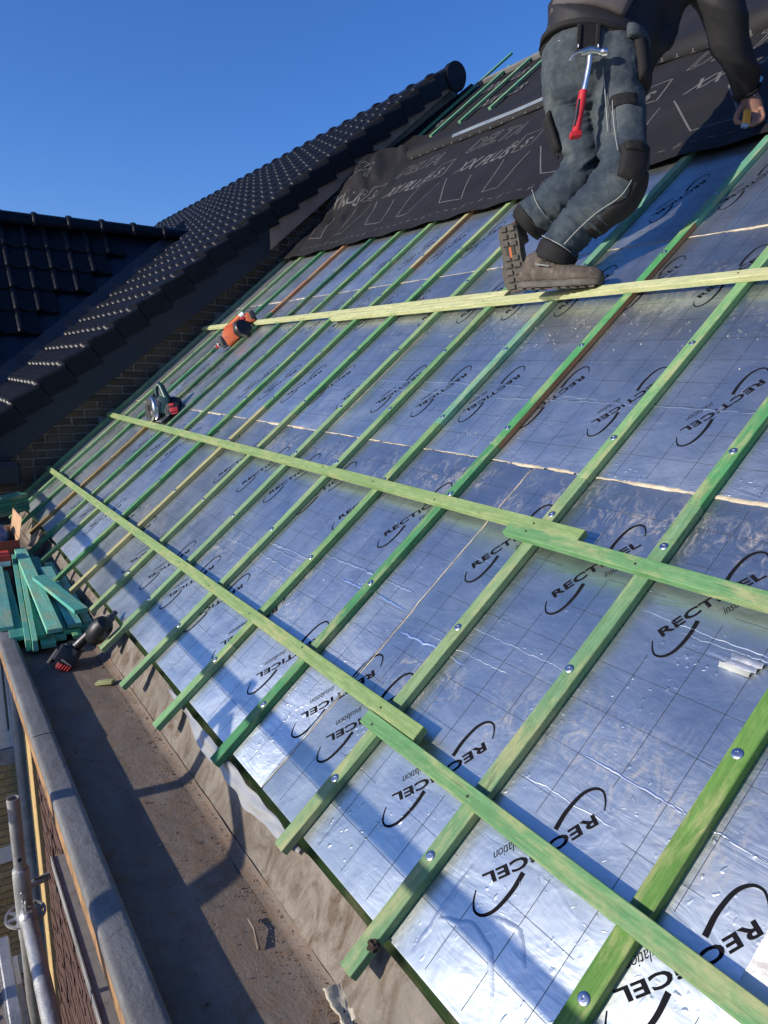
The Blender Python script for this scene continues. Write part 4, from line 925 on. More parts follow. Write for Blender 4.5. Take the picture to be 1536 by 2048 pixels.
# offcut, twig, torn paper, grit
M_OFF = simple('split_wood', (0.30, 0.32, 0.14), 0.8, var=0.3)
p = onz(208, 1368, GUT_Z + 0.006); bm = bmesh.new(); bbox(bm, -0.03, 0.04, -0.014, 0.014, 0, 0.014, 0.002, frame(p, (0.75, -0.6, 0.15), (0.6, 0.75, 0), (0, 0, 1))); tag(put('wood_offcut', to_mesh(bm, 'wood_offcut', M_OFF)), 'small pale wood offcut lying in the gutter past the driver', 'offcut')
p, q = onz(497, 1838, GUT_Z + 0.012), onz(517, 1898, GUT_Z + 0.008); bm = bmesh.new(); tube(bm, [p, p.lerp(q, 0.4) + Vector((0.004, 0, 0.003)), q], [0.003, 0.0025, 0.004], 7); tag(put('twig', to_mesh(bm, 'twig', simple('dry_twig', (0.20, 0.15, 0.11), 0.9), smooth=True)), 'thin dry twig lying on the gutter floor', 'twig')
p = onz(684, 2022, GUT_Z + 0.010); M_PAPER = simple('torn_cream_board', (0.50, 0.45, 0.33), 0.85, var=0.15, nscale=40, bump=0.4, bscale=150)
def scrap(u, v):
    w = 0.016 + 0.016 * v + 0.005 * nz(v * 6, 3); x = (u - 0.5) * 2 * w + 0.004 * nz(u * 4, v * 5, 2); return p + Vector((x + 0.012 * v, -0.035 + 0.075 * v + 0.006 * nz(u * 7, 8), 0.004 + 0.020 * v * v + 0.012 * abs(u - 0.45) + 0.004 * nz(u * 3, v * 4)))
tp = put('torn_paper', grid_me('torn_paper', 10, 14, scrap, M_PAPER)); tag(tp, 'torn cream piece of facing in the gutter at the bottom edge', 'scrap')
sm = tp.modifiers.new('thickness', 'SOLIDIFY'); sm.thickness = 0.003
gr_ = random.Random(9); bm = bmesh.new()
for i in range(2200):
    y = 0.6 + 3.2 * gr_.random() ** 1.2; x = GUT_IN - abs(gr_.gauss(0, 0.035)) if gr_.random() < 0.7 else gr_.uniform(GUT_OUT + 0.01, GUT_IN); r = gr_.uniform(0.0005, 0.0019) * (1.8 if gr_.random() < 0.05 else 1)
    M = Matrix.Translation((x, y, GUT_Z + 0.004 + (0.012 if x > GUT_IN - 0.012 else 0))) @ Matrix.Rotation(gr_.uniform(0, 6.28), 4, 'Z') @ Matrix.Diagonal((r * gr_.uniform(0.6, 2.2), r, r * 0.7, 1)); bmesh.ops.create_icosphere(bm, subdivisions=1, radius=1.0, matrix=M)
for f in bm.faces: f.material_index = (int(abs(f.calc_center_median().y) * 977) % 7 == 0)
tag(put('gutter_grit', to_mesh(bm, 'gutter_grit', [simple('dark_grit', (0.06, 0.045, 0.035), 0.95), simple('pale_chips', (0.38, 0.31, 0.22), 0.9)])), 'loose grit and leaf crumbs along the gutter floor', 'grit', kind='stuff')
# sawdust chips on the foil
bm = bmesh.new()
for i in range(150):
    s_, y_ = gr_.choice(((1.62, 1.75), (1.63, 1.35), (1.72, 2.4), (1.05, 2.0), (1.66, 2.1))); s_ += gr_.gauss(0, 0.07); y_ += gr_.gauss(0, 0.18); r = gr_.uniform(0.0006, 0.0018)
    M = frame(RW(s_, y_, 0.0012), Vector((gr_.gauss(0, 1), gr_.gauss(0, 1), 0.2)), Vector((gr_.gauss(0, 1), 1, 0.1)), NV); bmesh.ops.create_icosphere(bm, subdivisions=1, radius=1.0, matrix=Matrix.Translation(RW(s_, y_, 0.0012)) @ Matrix.Rotation(gr_.uniform(0, 6), 4, NV) @ Matrix.Diagonal((r * 2, r, r * 0.6, 1)))
tag(put('sawdust_chips', to_mesh(bm, 'sawdust_chips', simple('pale_sawdust', (0.62, 0.55, 0.45), 0.9))), 'pale sawdust chips scattered on the foil below the boots', 'sawdust', kind='stuff')

# ---------------------------------------------------------------- power tools
M_BLK = simple('black_plastic', (0.014, 0.014, 0.015), 0.42, var=0.3, nscale=20); M_GRYP = simple('grey_plastic', (0.07, 0.07, 0.072), 0.5); M_RED = simple('red_plastic', (0.42, 0.018, 0.02), 0.4); M_GRN = simple('dark_green_plastic', (0.012, 0.045, 0.042), 0.4)
M_ORG = simple('orange_plastic', (0.62, 0.13, 0.035), 0.42, var=0.12, nscale=12, dirt=(0.35, 0.10, 0.05)); M_STEEL = simple('bright_steel', (0.66, 0.65, 0.62), 0.3, 1.0, var=0.12); M_WHT = simple('white_plastic', (0.75, 0.75, 0.72), 0.4)
VR = Matrix(((right.x, -down.x, -fwd.x), (right.y, -down.y, -fwd.y), (right.z, -down.z, -fwd.z)))
def vbox(px, py, d, w, h, dep, ang=0.0, bev=0.004, yaw=0.0, pitch=0.0):
    """matrix and size of a box centred at a picture point, turned in the picture plane and tipped in depth"""
    M = Matrix.Translation(VP(px, py, d)) @ VR.to_4x4() @ Matrix.Rotation(ang, 4, 'Z') @ Matrix.Rotation(yaw, 4, 'Y') @ Matrix.Rotation(pitch, 4, 'X'); return M, (-w / 2, w / 2, -h / 2, h / 2, -dep / 2, dep / 2)
def vb(name, parent, mat, *a, seg=2, **k):
    M, dm = vbox(*a, **k); bm = bmesh.new(); bbox(bm, *dm, k.get('bev', 0.004), M, seg); return put(name, to_mesh(bm, name, mat, auto=40), parent)
def vt_(name, parent, mat, pts, r, seg=14, **k):
    bm = bmesh.new(); tube(bm, [VP(*p) for p in pts], r, seg, **k); return put(name, to_mesh(bm, name, mat, auto=50), parent)
def vlathe(name, parent, mat, px, py, d, axis, prof, seg=24):
    ax = VR @ Vector(axis).normalized(); z = ax; x = z.orthogonal().normalized(); bm = bmesh.new(); lathe(bm, prof, seg, frame(VP(px, py, d), x, z.cross(x), z)); return put(name, to_mesh(bm, name, mat, auto=40), parent)

# impact driver standing on its battery in the gutter
D0 = 3.02
dr = empty('impact_driver', onz(140, 1335, GUT_Z), 'black cordless impact driver with red-slatted battery leaning in the gutter', 'power tool')
bat = vb('battery', dr, M_BLK, 134, 1312, D0 - 0.01, 0.085, 0.072, 0.085, ang=-0.62, bev=0.008, yaw=0.35, pitch=-0.35)
for i in range(5):
    vb('vent_slat', bat, M_RED, 116 + i * 5.4, 1333 + i * 1.6 - 1.5, D0 - 0.065, 0.0042, 0.026, 0.006, ang=-0.72, bev=0.0012)
vb('red_panel', bat, simple('deep_red_panel', (0.16, 0.006, 0.008), 0.5), 127, 1335, D0 - 0.050, 0.062, 0.028, 0.012, ang=-0.62, bev=0.003)
vb('name_plate', bat, M_GRYP, 133, 1326, D0 - 0.058, 0.05, 0.008, 0.004, ang=-0.62, bev=0.001)
vb('side_clip', bat, M_GRYP, 112, 1310, D0, 0.075, 0.012, 0.07, ang=0.95, bev=0.003)
vb('foot', dr, M_BLK, 147, 1297, D0, 0.070, 0.034, 0.075, ang=-0.62, bev=0.012)
vt_('grip', dr, M_BLK, [(143, 1302, D0), (158, 1288, D0 - 0.01), (176, 1270, D0 - 0.02), (194, 1252, D0 - 0.02)], [0.026, 0.021, 0.019, 0.023], 16)
vlathe('motor_housing', dr, M_BLK, 190, 1272, D0 - 0.03, (0.62, 0.72, 0.32), [(0.014, -0.026), (0.032, -0.020), (0.041, 0.0), (0.045, 0.03), (0.043, 0.068), (0.034, 0.086), (0.014, 0.094)])
vb('side_panel', dr, M_BLK, 204, 1265, D0 - 0.07, 0.055, 0.036, 0.012, ang=-0.45, bev=0.005)
vb('name_stripe', dr, M_WHT, 205, 1263, D0 - 0.078, 0.026, 0.0022, 0.002, ang=-0.60, bev=0.0003)
vt_('trigger', dr, M_BLK, [(183, 1287, D0 + 0.01), (190, 1290, D0), (192, 1282, D0)], [0.006, 0.008, 0.006], 8)
vlathe('chuck', dr, M_GRYP, 216, 1242, D0 + 0.03, (0.3, 0.55, -0.7), [(0.020, 0), (0.018, 0.02), (0.012, 0.03), (0.011, 0.055), (0.004, 0.058)])

# circular saw resting against the halfway lath
S0_ = 5.02
csaw = empty('circular_saw', RW(0.83, 5.1, 0.03), 'black and dark green circular saw with red battery above the halfway lath', 'power tool')
q = lambda x, y: (270 + x * 110 / 1536, 750 + y * 110 / 1536)
bp = RW(0.90, 5.10, 0.030); bm = bmesh.new(); bbox(bm, -0.07, 0.09, -0.155, 0.14, 0, 0.004, 0.001, frame(bp, SV, YV, NV)); put('base_plate', to_mesh(bm, 'base_plate', M_STEEL), csaw)
vlathe('blade_guard', csaw, M_STEEL, *q(470, 960), S0_ - 0.02, (-0.80, -0.10, 0.58), [(0.030, -0.026), (0.080, -0.024), (0.088, -0.016), (0.088, 0.012), (0.080, 0.020), (0.056, 0.021)], 32)
vlathe('guard_recess', csaw, M_BLK, *q(455, 965), S0_ - 0.034, (-0.80, -0.10, 0.58), [(0.058, 0.0), (0.058, 0.012), (0.020, 0.014)], 28)
vlathe('blade', csaw, M_STEEL, *q(475, 975), S0_ - 0.012, (-0.80, -0.10, 0.58), [(0.082, -0.0012), (0.082, 0.0012)], 40)
vlathe('gear_case', csaw, M_GRYP, *q(640, 870), S0_ - 0.03, (0.80, 0.10, -0.1), [(0.05, -0.02), (0.058, 0.0), (0.052, 0.03), (0.036, 0.05)], 20)
vb('motor_body', csaw, M_GRN, *q(800, 860), S0_ - 0.03, 0.085, 0.115, 0.09, ang=-0.25, bev=0.016)
vlathe('motor_cap', csaw, M_BLK, *q(1080, 800), S0_ + 0.01, (0.85, -0.12, 0.2), [(0.040, -0.03), (0.050, -0.01), (0.048, 0.03), (0.038, 0.045), (0.02, 0.05)], 22)
b2 = vb('battery', csaw, M_BLK, *q(1070, 950), S0_ - 0.07, 0.075, 0.075, 0.06, ang=0.18, bev=0.008)
vb('red_label', b2, M_RED, *q(1015, 830), S0_ - 0.102, 0.034, 0.022, 0.006, ang=0.18, bev=0.003); vb('red_label', b2, M_RED, *q(1080, 965), S0_ - 0.104, 0.056, 0.030, 0.006, ang=0.18, bev=0.003); vb('red_label', b2, M_RED, *q(1115, 1065), S0_ - 0.102, 0.044, 0.010, 0.006, ang=0.3, bev=0.002)
vt_('handle', csaw, M_GRN, [(*q(640, 700), S0_), (*q(600, 480), S0_ - 0.01), (*q(600, 330), S0_ - 0.02), (*q(665, 255), S0_ - 0.02), (*q(735, 330), S0_ - 0.03), (*q(820, 520), S0_ - 0.04), (*q(910, 690), S0_ - 0.04)], [0.016, 0.014, 0.015, 0.018, 0.021, 0.023, 0.030], 14)
vlathe('front_knob', csaw, M_BLK, *q(555, 640), S0_, (-0.3, 0.6, 0.2), [(0.010, -0.02), (0.016, 0.0), (0.021, 0.02), (0.012, 0.03)], 14)
vb('depth_arm', csaw, M_GRYP, *q(860, 980), S0_ - 0.07, 0.016, 0.10, 0.01, ang=0.30, bev=0.002)
vb('lower_guard', csaw, M_BLK, *q(560, 1090), S0_ - 0.04, 0.09, 0.030, 0.03, ang=-0.2, bev=0.006)

# framing nail gun on the top lath
N0_ = 5.42
ng = empty('nail_gun', RW(1.75, 5.4, 0.03), 'orange gas nail gun with black drum lying at the far end of the pale lath', 'power tool')
q = lambda x, y: (420 + x * 100 / 1536, 610 + y * 100 / 1536)
vb('motor_housing', ng, M_ORG, *q(705, 970), N0_ - 0.03, 0.128, 0.094, 0.085, ang=0.60, bev=0.012)
vb('upper_housing', ng, M_ORG, *q(600, 800), N0_ - 0.005, 0.10, 0.040, 0.07, ang=0.62, bev=0.010)
vb('front_grille', ng, M_GRYP, *q(430, 1115), N0_ - 0.02, 0.070, 0.080, 0.075, ang=0.55, bev=0.008)
for i in range(3): vb('cooling_rib', ng, M_BLK, *q(380 + 50 * i, 1110 + 8 * i), N0_ - 0.062, 0.006, 0.072, 0.006, ang=0.42, bev=0.001)
vt_('nose', ng, M_BLK, [(*q(320, 1200), N0_), (*q(200, 1280), N0_ + 0.005), (*q(90, 1345), N0_ + 0.01)], [0.024, 0.016, 0.007], 10)
vb('safety_tip', ng, M_RED, *q(235, 1275), N0_ - 0.02, 0.022, 0.026, 0.02, ang=0.5, bev=0.005)
vt_('contact_wire', ng, M_STEEL, [(*q(200, 1160), N0_ - 0.015), (*q(270, 1260), N0_ - 0.035), (*q(340, 1320), N0_ - 0.03)], 0.0025, 6)
vt_('fuel_tube', ng, M_ORG, [(*q(440, 770), N0_), (*q(700, 570), N0_), (*q(930, 370), N0_ - 0.01)], [0.018, 0.021, 0.024], 14)
vt_('fuel_cap', ng, M_WHT, [(*q(930, 365), N0_ - 0.012), (*q(1040, 270), N0_ - 0.016)], 0.022, 14)
vlathe('nail_drum', ng, M_BLK, *q(1010, 740), N0_ - 0.05, (0.50, 0.32, 0.75), [(0.060, -0.05), (0.070, -0.03), (0.070, 0.02), (0.062, 0.030), (0.03, 0.032)], 28)
vb('drum_frame', ng, M_GRYP, *q(900, 800), N0_ - 0.03, 0.020, 0.130, 0.08, ang=0.62, bev=0.005)
vb('handle', ng, M_ORG, *q(1215, 400), N0_, 0.075, 0.080, 0.06, ang=0.35, bev=0.014); vb('handle_end', ng, M_BLK, *q(1310, 330), N0_ - 0.005, 0.040, 0.070, 0.055, ang=0.45, bev=0.010); vb('trigger', ng, M_RED, *q(1010, 430), N0_ - 0.02, 0.036, 0.024, 0.03, ang=0.6, bev=0.006)
vt_('link_arm', ng, M_BLK, [(*q(1060, 520), N0_ - 0.01), (*q(1180, 500), N0_)], 0.014, 10)
vt_('contact_foot', ng, M_STEEL, [(*q(1200, 600), N0_), (*q(1290, 640), N0_ + 0.01)], 0.012, 10)
# white paper scraps on the foil by the saw
for (x, y, w_, h_, lab) in ((285, 790, 0.035, 0.03, 'small crumpled white scrap on the foil left of the saw'), (278, 825, 0.03, 0.13, 'pale flat strip on the foil beside the saw')):
    pass

# ---------------------------------------------------------------- the roofer
def remesh(bm, voxel, iters=3, disp=None):
    me = bpy.data.meshes.new('tmp'); bmesh.ops.recalc_face_normals(bm, faces=bm.faces[:]); bm.to_mesh(me); bm.free()
    ob = bpy.data.objects.new('tmp', me); COL.objects.link(ob); m = ob.modifiers.new('r', 'REMESH'); m.mode = 'VOXEL'; m.voxel_size = voxel
    dg = bpy.context.evaluated_depsgraph_get(); dg.update(); out = bpy.data.meshes.new_from_object(ob.evaluated_get(dg)); bpy.data.objects.remove(ob); bpy.data.meshes.remove(me)
    b = bmesh.new(); b.from_mesh(out); bpy.data.meshes.remove(out)
    for _ in range(iters): bmesh.ops.smooth_vert(b, verts=b.verts, factor=0.5, use_axis_x=True, use_axis_y=True, use_axis_z=True)
    b.normal_update()
    if disp:
        mv = [(v, v.normal.copy() * disp(v.co)) for v in b.verts]
        for v, d in mv: v.co += d
    return b
TC = -fwd
def limb(secs, n=6):
    """secs: (px, py, depth, rx, ry) -> dense list of (centre, a, b, rx, ry); b faces the camera, a picture-right"""
    P = [Vector((*VP(s[0], s[1], s[2]),)) for s in secs]; D = catmull(P, n); R1 = catmull([Vector((s[3], s[4], 0)) for s in secs], n); out = []
    for i, c in enumerate(D):
        t = (D[min(i + 1, len(D) - 1)] - D[max(i - 1, 0)]).normalized(); b = (TC - t * TC.dot(t))
        if b.length < 0.2: b = (-down - t * (-down).dot(t))
        b.normalize(); a = t.cross(b); a = a if a.dot(right) > 0 else -a
        out.append((c, a, b, R1[i].x, R1[i].y))
    return out
def limb_pt(L, t, ang, off=0.0):
    f_ = t * (len(L) - 1); k = min(len(L) - 2, int(f_)); w = f_ - k; A, B_ = L[k], L[k + 1]
    c = A[0].lerp(B_[0], w); a = A[1].lerp(B_[1], w); b = A[2].lerp(B_[2], w); rx = A[3] * (1 - w) + B_[3] * w + off; ry = A[4] * (1 - w) + B_[4] * w + off
    return c + a * (sin(ang) * rx) + b * (cos(ang) * ry)
def limb_bm(bm, L, seg=24):
    rings = [[bm.verts.new(c + a * (sin(2 * pi * k / seg) * rx) + b * (cos(2 * pi * k / seg) * ry)) for k in range(seg)] for (c, a, b, rx, ry) in L]
    for r0, r1 in zip(rings, rings[1:]):
        for k in range(seg): bm.faces.new((r0[k], r0[(k + 1) % seg], r1[(k + 1) % seg], r1[k]))
    bm.faces.new(rings[0][::-1]); bm.faces.new(rings[-1])
def patch(name, parent, mat, L, t0, t1, a0, a1, off=0.006, nu=14, nv=10, taper=0.0, thick=0.006, rough=0.003, seed=0):
    bm = bmesh.new(); g = []
    for i in range(nu + 1):
        u = i / nu; row = []
        for j in range(nv + 1):
            v = j / nv; ww = 1 - taper * u; ang = (a0 + a1) / 2 + (a1 - a0) / 2 * (2 * v - 1) * ww; edge = min(u, 1 - u, v, 1 - v); row.append(bm.verts.new(limb_pt(L, t0 + (t1 - t0) * u, ang, off + thick * min(1, edge * 9) + rough * nz(u * 4 + seed, v * 4, seed))))
        g.append(row)
    for i in range(nu):
        for j in range(nv): bm.faces.new((g[i][j], g[i + 1][j], g[i + 1][j + 1], g[i][j + 1]))
    rim = [g[0][j] for j in range(nv + 1)] + [g[i][nv] for i in range(1, nu + 1)] + [g[nu][j] for j in range(nv - 1, -1, -1)] + [g[i][0] for i in range(nu - 1, 0, -1)]
    inn = []
    for v in rim: inn.append(bm.verts.new(v.co + fwd * 0.02))
    for i in range(len(rim)): bm.faces.new((rim[i], rim[(i + 1) % len(rim)], inn[(i + 1) % len(rim)], inn[i]))
    bmesh.ops.recalc_face_normals(bm, faces=bm.faces[:]); return put(name, to_mesh(bm, name, mat, smooth=True), parent)

def denim():
    k = NB('worn_denim'); v = k.coord('Object'); a = k.noise(v, 6, 4, 0.6, 0.4); t = k.noise(k.coord('Object', (1, 1, 0.3)), 320, 2); w_ = k.noise(v, 22, 5, 0.65, 0.8)
    c = k.ramp(a, [(0.30, (0.016, 0.025, 0.038)), (0.50, (0.038, 0.052, 0.064)), (0.72, (0.105, 0.120, 0.116))])
    c = k.mix(k.math('MULTIPLY', k.ramp(w_, ramp1(0.50, 0.72)), 0.32), c, (0.11, 0.125, 0.125)); c = k.mix(0.35, c, k.mix(k.ramp(t, ramp1(0.35, 0.65)), (0.02, 0.03, 0.05), c), 'MIX')
    sz = k.n('ShaderNodeSeparateXYZ'); k.l(v, sz.inputs[0]); worn = k.math('MULTIPLY', k.ramp(k.math('ADD', k.math('MULTIPLY', k.math('SUBTRACT', sz.outputs[2], 1.72), 2.6), k.math('MULTIPLY', k.math('SUBTRACT', a, 0.5), 1.2)), ramp1(0.15, 0.85)), 0.45)   # washed-out seat and thighs
    c = k.mix(worn, c, k.mix(k.ramp(w_, ramp1(0.35, 0.7)), (0.050, 0.062, 0.064), (0.120, 0.132, 0.126)))
    k.l(c, k.b.inputs['Base Color']); k.set(Roughness=0.92); k.b.inputs['Specular IOR Level'].default_value = 0.2
    k.l(k.bump(k.math('ADD', k.math('MULTIPLY', k.noise(v, 30, 4, 0.6, 0.8), 0.004), k.math('MULTIPLY', t, 0.0006)), 0.7, 1.0), k.b.inputs['Normal']); return k.m
M_DENIM = denim(); M_JACKET = fabric('charcoal_softshell', (0.018, 0.017, 0.018), 0.65, 0.0, 260); M_JPANEL = fabric('grey_brown_jacket_panel', (0.085, 0.072, 0.070), 0.8, 0.0, 300); M_PATCH = fabric('black_cordura', (0.012, 0.011, 0.011), 0.8, 0.0, 260)
M_BOOT = simple('dusty_brown_boot', (0.085, 0.066, 0.050), 0.85, var=0.35, nscale=14, bump=0.5, bscale=90, dirt=(0.15, 0.125, 0.10)); M_SOLE = simple('grey_rubber_sole', (0.10, 0.088, 0.072), 0.9, var=0.3, nscale=30, bump=0.4); M_SOLED = simple('dark_sole_groove', (0.05, 0.044, 0.036), 0.9)
M_SKIN = simple('sunlit_skin', (0.27, 0.135, 0.088), 0.6, var=0.12, nscale=30); M_STITCH = simple('pale_seam_thread', (0.30, 0.31, 0.28), 0.8); M_HAIR = simple('dark_hair', (0.03, 0.02, 0.015), 0.6)

man = empty('person', RW(1.93, 2.3, 0.05), 'person in jeans and dark jacket crouching on the roof, reaching to the right', 'person')
LEGR = limb([(1226, 96, 2.72, .096, .10), (1230, 150, 2.70, .098, .105), (1238, 215, 2.68, .092, .095), (1243, 280, 2.65, .090, .090), (1246, 338, 2.635, .090, .092), (1226, 382, 2.66, .100, .094), (1184, 422, 2.71, .086, .080), (1146, 462, 2.76, .078, .074), (1118, 500, 2.79, .076, .072), (1106, 528, 2.805, .074, .070)])
LEGL = limb([(1136, 96, 2.78, .096, .10), (1135, 150, 2.78, .100, .10), (1139, 215, 2.80, .092, .09), (1154, 275, 2.80, .080, .080), (1166, 326, 2.80, .076, .076), (1146, 364, 2.85, .084, .08), (1106, 400, 2.92, .080, .076), (1072, 430, 2.98, .078, .072), (1052, 452, 3.01, .074, .070)])
PELV = limb([(1178, 52, 2.79, .150, .105), (1180, 95, 2.765, .172, .125), (1182, 140, 2.745, .182, .135), (1184, 180, 2.74, .165, .120), (1186, 215, 2.75, .10, .07)])
def ridge(x): return 1 - 2 * abs(x)                                # sharp-crested fold
def jean_disp(p):
    k = p - cl; dz = k.dot(fwd); px = k.dot(right) / dz * 1443.6 + 768; py = k.dot(down) / dz * 1443.6 + 1024
    lo = sstep(345, 420, py); kn = math.exp(-((py - 330) / 34) ** 2); seat = math.exp(-((py - 225) / 40) ** 2)
    w = 0.005 * nz(p.x * 9, p.y * 9, p.z * 9) + 0.0022 * nz(p.x * 45, p.y * 45, p.z * 45)
    across = (py * 0.72 - px * 0.55) / 30 if py > 345 else (py + 0.35 * (px - 1180)) / 30   # folds run across the limb
    f1 = ridge(nz(across * 1.15, px / 95, p.y * 2)); f2 = ridge(nz(across * 2.7 + 9, px / 60, p.y * 3 + 4))
    amp = 0.3 + 1.7 * lo + 1.5 * kn + 0.7 * seat
    return w + amp * (0.0075 * (f1 - 0.55) + 0.0035 * (f2 - 0.55))
bm = bmesh.new()
for L in (LEGR, LEGL, PELV): limb_bm(bm, L)
jeans = put('jeans', to_mesh(remesh(bm, 0.0065, 4, jean_disp), 'jeans', M_DENIM, smooth=True), man)
# pockets, patches, seams
patch('cargo_pocket', jeans, M_DENIM, LEGR, 0.27, 0.42, -0.55, 0.70, 0.004, thick=0.010, seed=1); patch('pocket_flap', jeans, M_PATCH, LEGR, 0.245, 0.285, -0.60, 0.30, 0.012, thick=0.006, seed=2)
patch('knee_pouch', jeans, M_PATCH, LEGR, 0.40, 0.50, -0.50, 0.85, 0.006, thick=0.012, taper=0.35, seed=3); patch('pouch_tab', jeans, M_PATCH, LEGR, 0.405, 0.43, -0.25, 0.35, 0.022, thick=0.005, seed=9)
patch('knee_patch', jeans, M_PATCH, LEGR, 0.46, 0.72, 0.35, 2.2, 0.004, 18, 10, 0.15, 0.005, 0.004, 4); patch('hip_pouch', jeans, M_PATCH, LEGR, 0.02, 0.19, 0.40, 1.75, 0.010, thick=0.020, seed=5, taper=0.2); patch('hip_pouch_lip', jeans, M_DENIM, LEGR, 0.005, 0.055, 0.15, 1.5, 0.020, thick=0.012, seed=6)
patch('hem_band', jeans, M_PATCH, LEGR, 0.875, 0.995, -2.6, 2.6, 0.002, 8, 26, 0, 0.004, 0.003, 7); patch('hem_band', jeans, M_PATCH, LEGL, 0.88, 0.995, -2.6, 2.6, 0.002, 8, 26, 0, 0.004, 0.003, 8)
patch('back_pocket', jeans, M_DENIM, LEGL, 0.06, 0.24, -0.55, 0.62, 0.012, thick=0.006, taper=0.12, seed=10); patch('back_pocket_patch', jeans, M_PATCH, LEGL, 0.19, 0.25, 0.02, 0.70, 0.014, thick=0.005, seed=11); patch('side_pouch', jeans, M_PATCH, LEGL, 0.26, 0.42, -2.1, -1.15, 0.006, thick=0.018, seed=12, taper=0.2)
def seam(L, pts, r=0.0016, off=0.010, parent=jeans):
    bm = bmesh.new(); P = [limb_pt(L, t, a, off) for t, a in pts]; tube(bm, catmull(P, 6), r, 5); put('seam', to_mesh(bm, 'seam', M_STITCH, smooth=True), parent)
seam(LEGR, [(0.47, 0.30), (0.55, 0.32), (0.64, 0.30), (0.74, 0.20), (0.86, 0.05)]); seam(LEGR, [(0.875, -1.3), (0.873, 0), (0.875, 1.3)], off=0.012); seam(LEGR, [(0.05, -0.75), (0.2, -0.78), (0.35, -0.80)], off=0.012); seam(LEGR, [(0.265, -0.56), (0.34, -0.56), (0.43, -0.50)], off=0.018)
seam(LEGL, [(0.055, -0.55), (0.055, 0.0), (0.055, 0.62)], off=0.020); seam(LEGL, [(0.075, -0.55), (0.075, 0.0), (0.075, 0.62)], off=0.020); seam(LEGL, [(0.80, -1.2), (0.79, 0), (0.80, 1.2)], off=0.010)
patch('waistband', jeans, M_DENIM, PELV, 0.02, 0.14, -1.5, 1.5, 0.006, 6, 30, 0, 0.005, 0.002, 13)
for a_ in (-0.95, -0.35, 0.55): patch('belt_loop', jeans, M_DENIM, PELV, 0.01, 0.16, a_ - 0.05, a_ + 0.05, 0.014, 4, 3, 0, 0.004, 0, 14)
# jacket: body, right sleeve; left sleeve forward and out of sight
TOR = limb([(1182, 116, 2.765, .196, .150), (1190, 84, 2.775, .206, .160), (1210, 42, 2.79, .226, .170), (1245, -16, 2.82, .238, .168), (1300, -100, 2.87, .240, .160), (1352, -178, 2.92, .215, .140), (1385, -225, 2.95, .12, .10), (1400, -248, 2.96, .065, .065)])
ARMR = limb([(1372, -150, 2.88, .10, .10), (1412, -80, 2.80, .094, .092), (1436, 0, 2.76, .084, .082), (1456, 62, 2.78, .074, .074), (1476, 118, 2.85, .064, .066), (1491, 166, 2.93, .050, .054), (1496, 184, 2.955, .044, .046)])
ARML = limb([(1300, -150, 2.98, .09, .09), (1290, -120, 3.12, .08, .08), (1320, -60, 3.25, .065, .065), (1370, -20, 3.36, .05, .05)])
def jack_disp(p):
    d = p.z * 5.5 - p.y * 3.0; e = p.x * 2.0 + p.y * 2.2
    return 0.008 * nz(p.x * 7, p.y * 7, p.z * 9) + 0.014 * (ridge(nz(d, e, 1)) - 0.5) + 0.006 * (ridge(nz(d * 2.6, e * 2.2, 5)) - 0.5)
bm = bmesh.new()
for L in (TOR, ARMR, ARML): limb_bm(bm, L)
FLAPJ = limb([(1330, -20, 2.77, .10, .05), (1310, 40, 2.775, .105, .045), (1290, 100, 2.78, .080, .04), (1278, 165, 2.79, .045, .03)])   # front of the jacket hanging down
limb_bm(bm, FLAPJ)
jacket = put('jacket', to_mesh(remesh(bm, 0.0085, 4, jack_disp), 'jacket', M_JACKET, smooth=True), man)
patch('back_panel', jacket, M_JPANEL, TOR, 0.14, 0.62, -1.25, 0.30, 0.004, 20, 16, 0.1, 0.004, 0.006, 15)
patch('hem', jacket, M_PATCH, TOR, 0.0, 0.05, -1.7, 1.5, 0.003, 5, 40, 0, 0.006, 0.003, 16)
patch('cuff', jacket, M_PATCH, ARMR, 0.93, 0.995, -2.9, 2.9, 0.002, 5, 26, 0, 0.004, 0.001, 17)
# hammer holder on the belt
hold = put('hammer_holder', box_me('hammer_holder', (-0.036, 0.036, -0.055, 0.055, -0.005, 0.005), M_PATCH, 0.004, auto=40), man, vbox(1177, 78, 2.615, 1, 1, 1, ang=-0.03)[0])
for sx in (-1, 1):
    M, dm = vbox(1177 + sx * 19, 76, 2.608, 0.016, 0.105, 0.008, ang=-0.05); bm = bmesh.new(); bbox(bm, *dm, 0.003, M, 1); put('strap', to_mesh(bm, 'strap', M_PATCH), hold)
    M, dm = vbox(1177 + sx * 20, 92, 2.60, 0.006, 0.014, 0.006); bm = bmesh.new(); bbox(bm, *dm, 0.002, M, 1); put('rivet', to_mesh(bm, 'rivet', M_STEEL), hold)
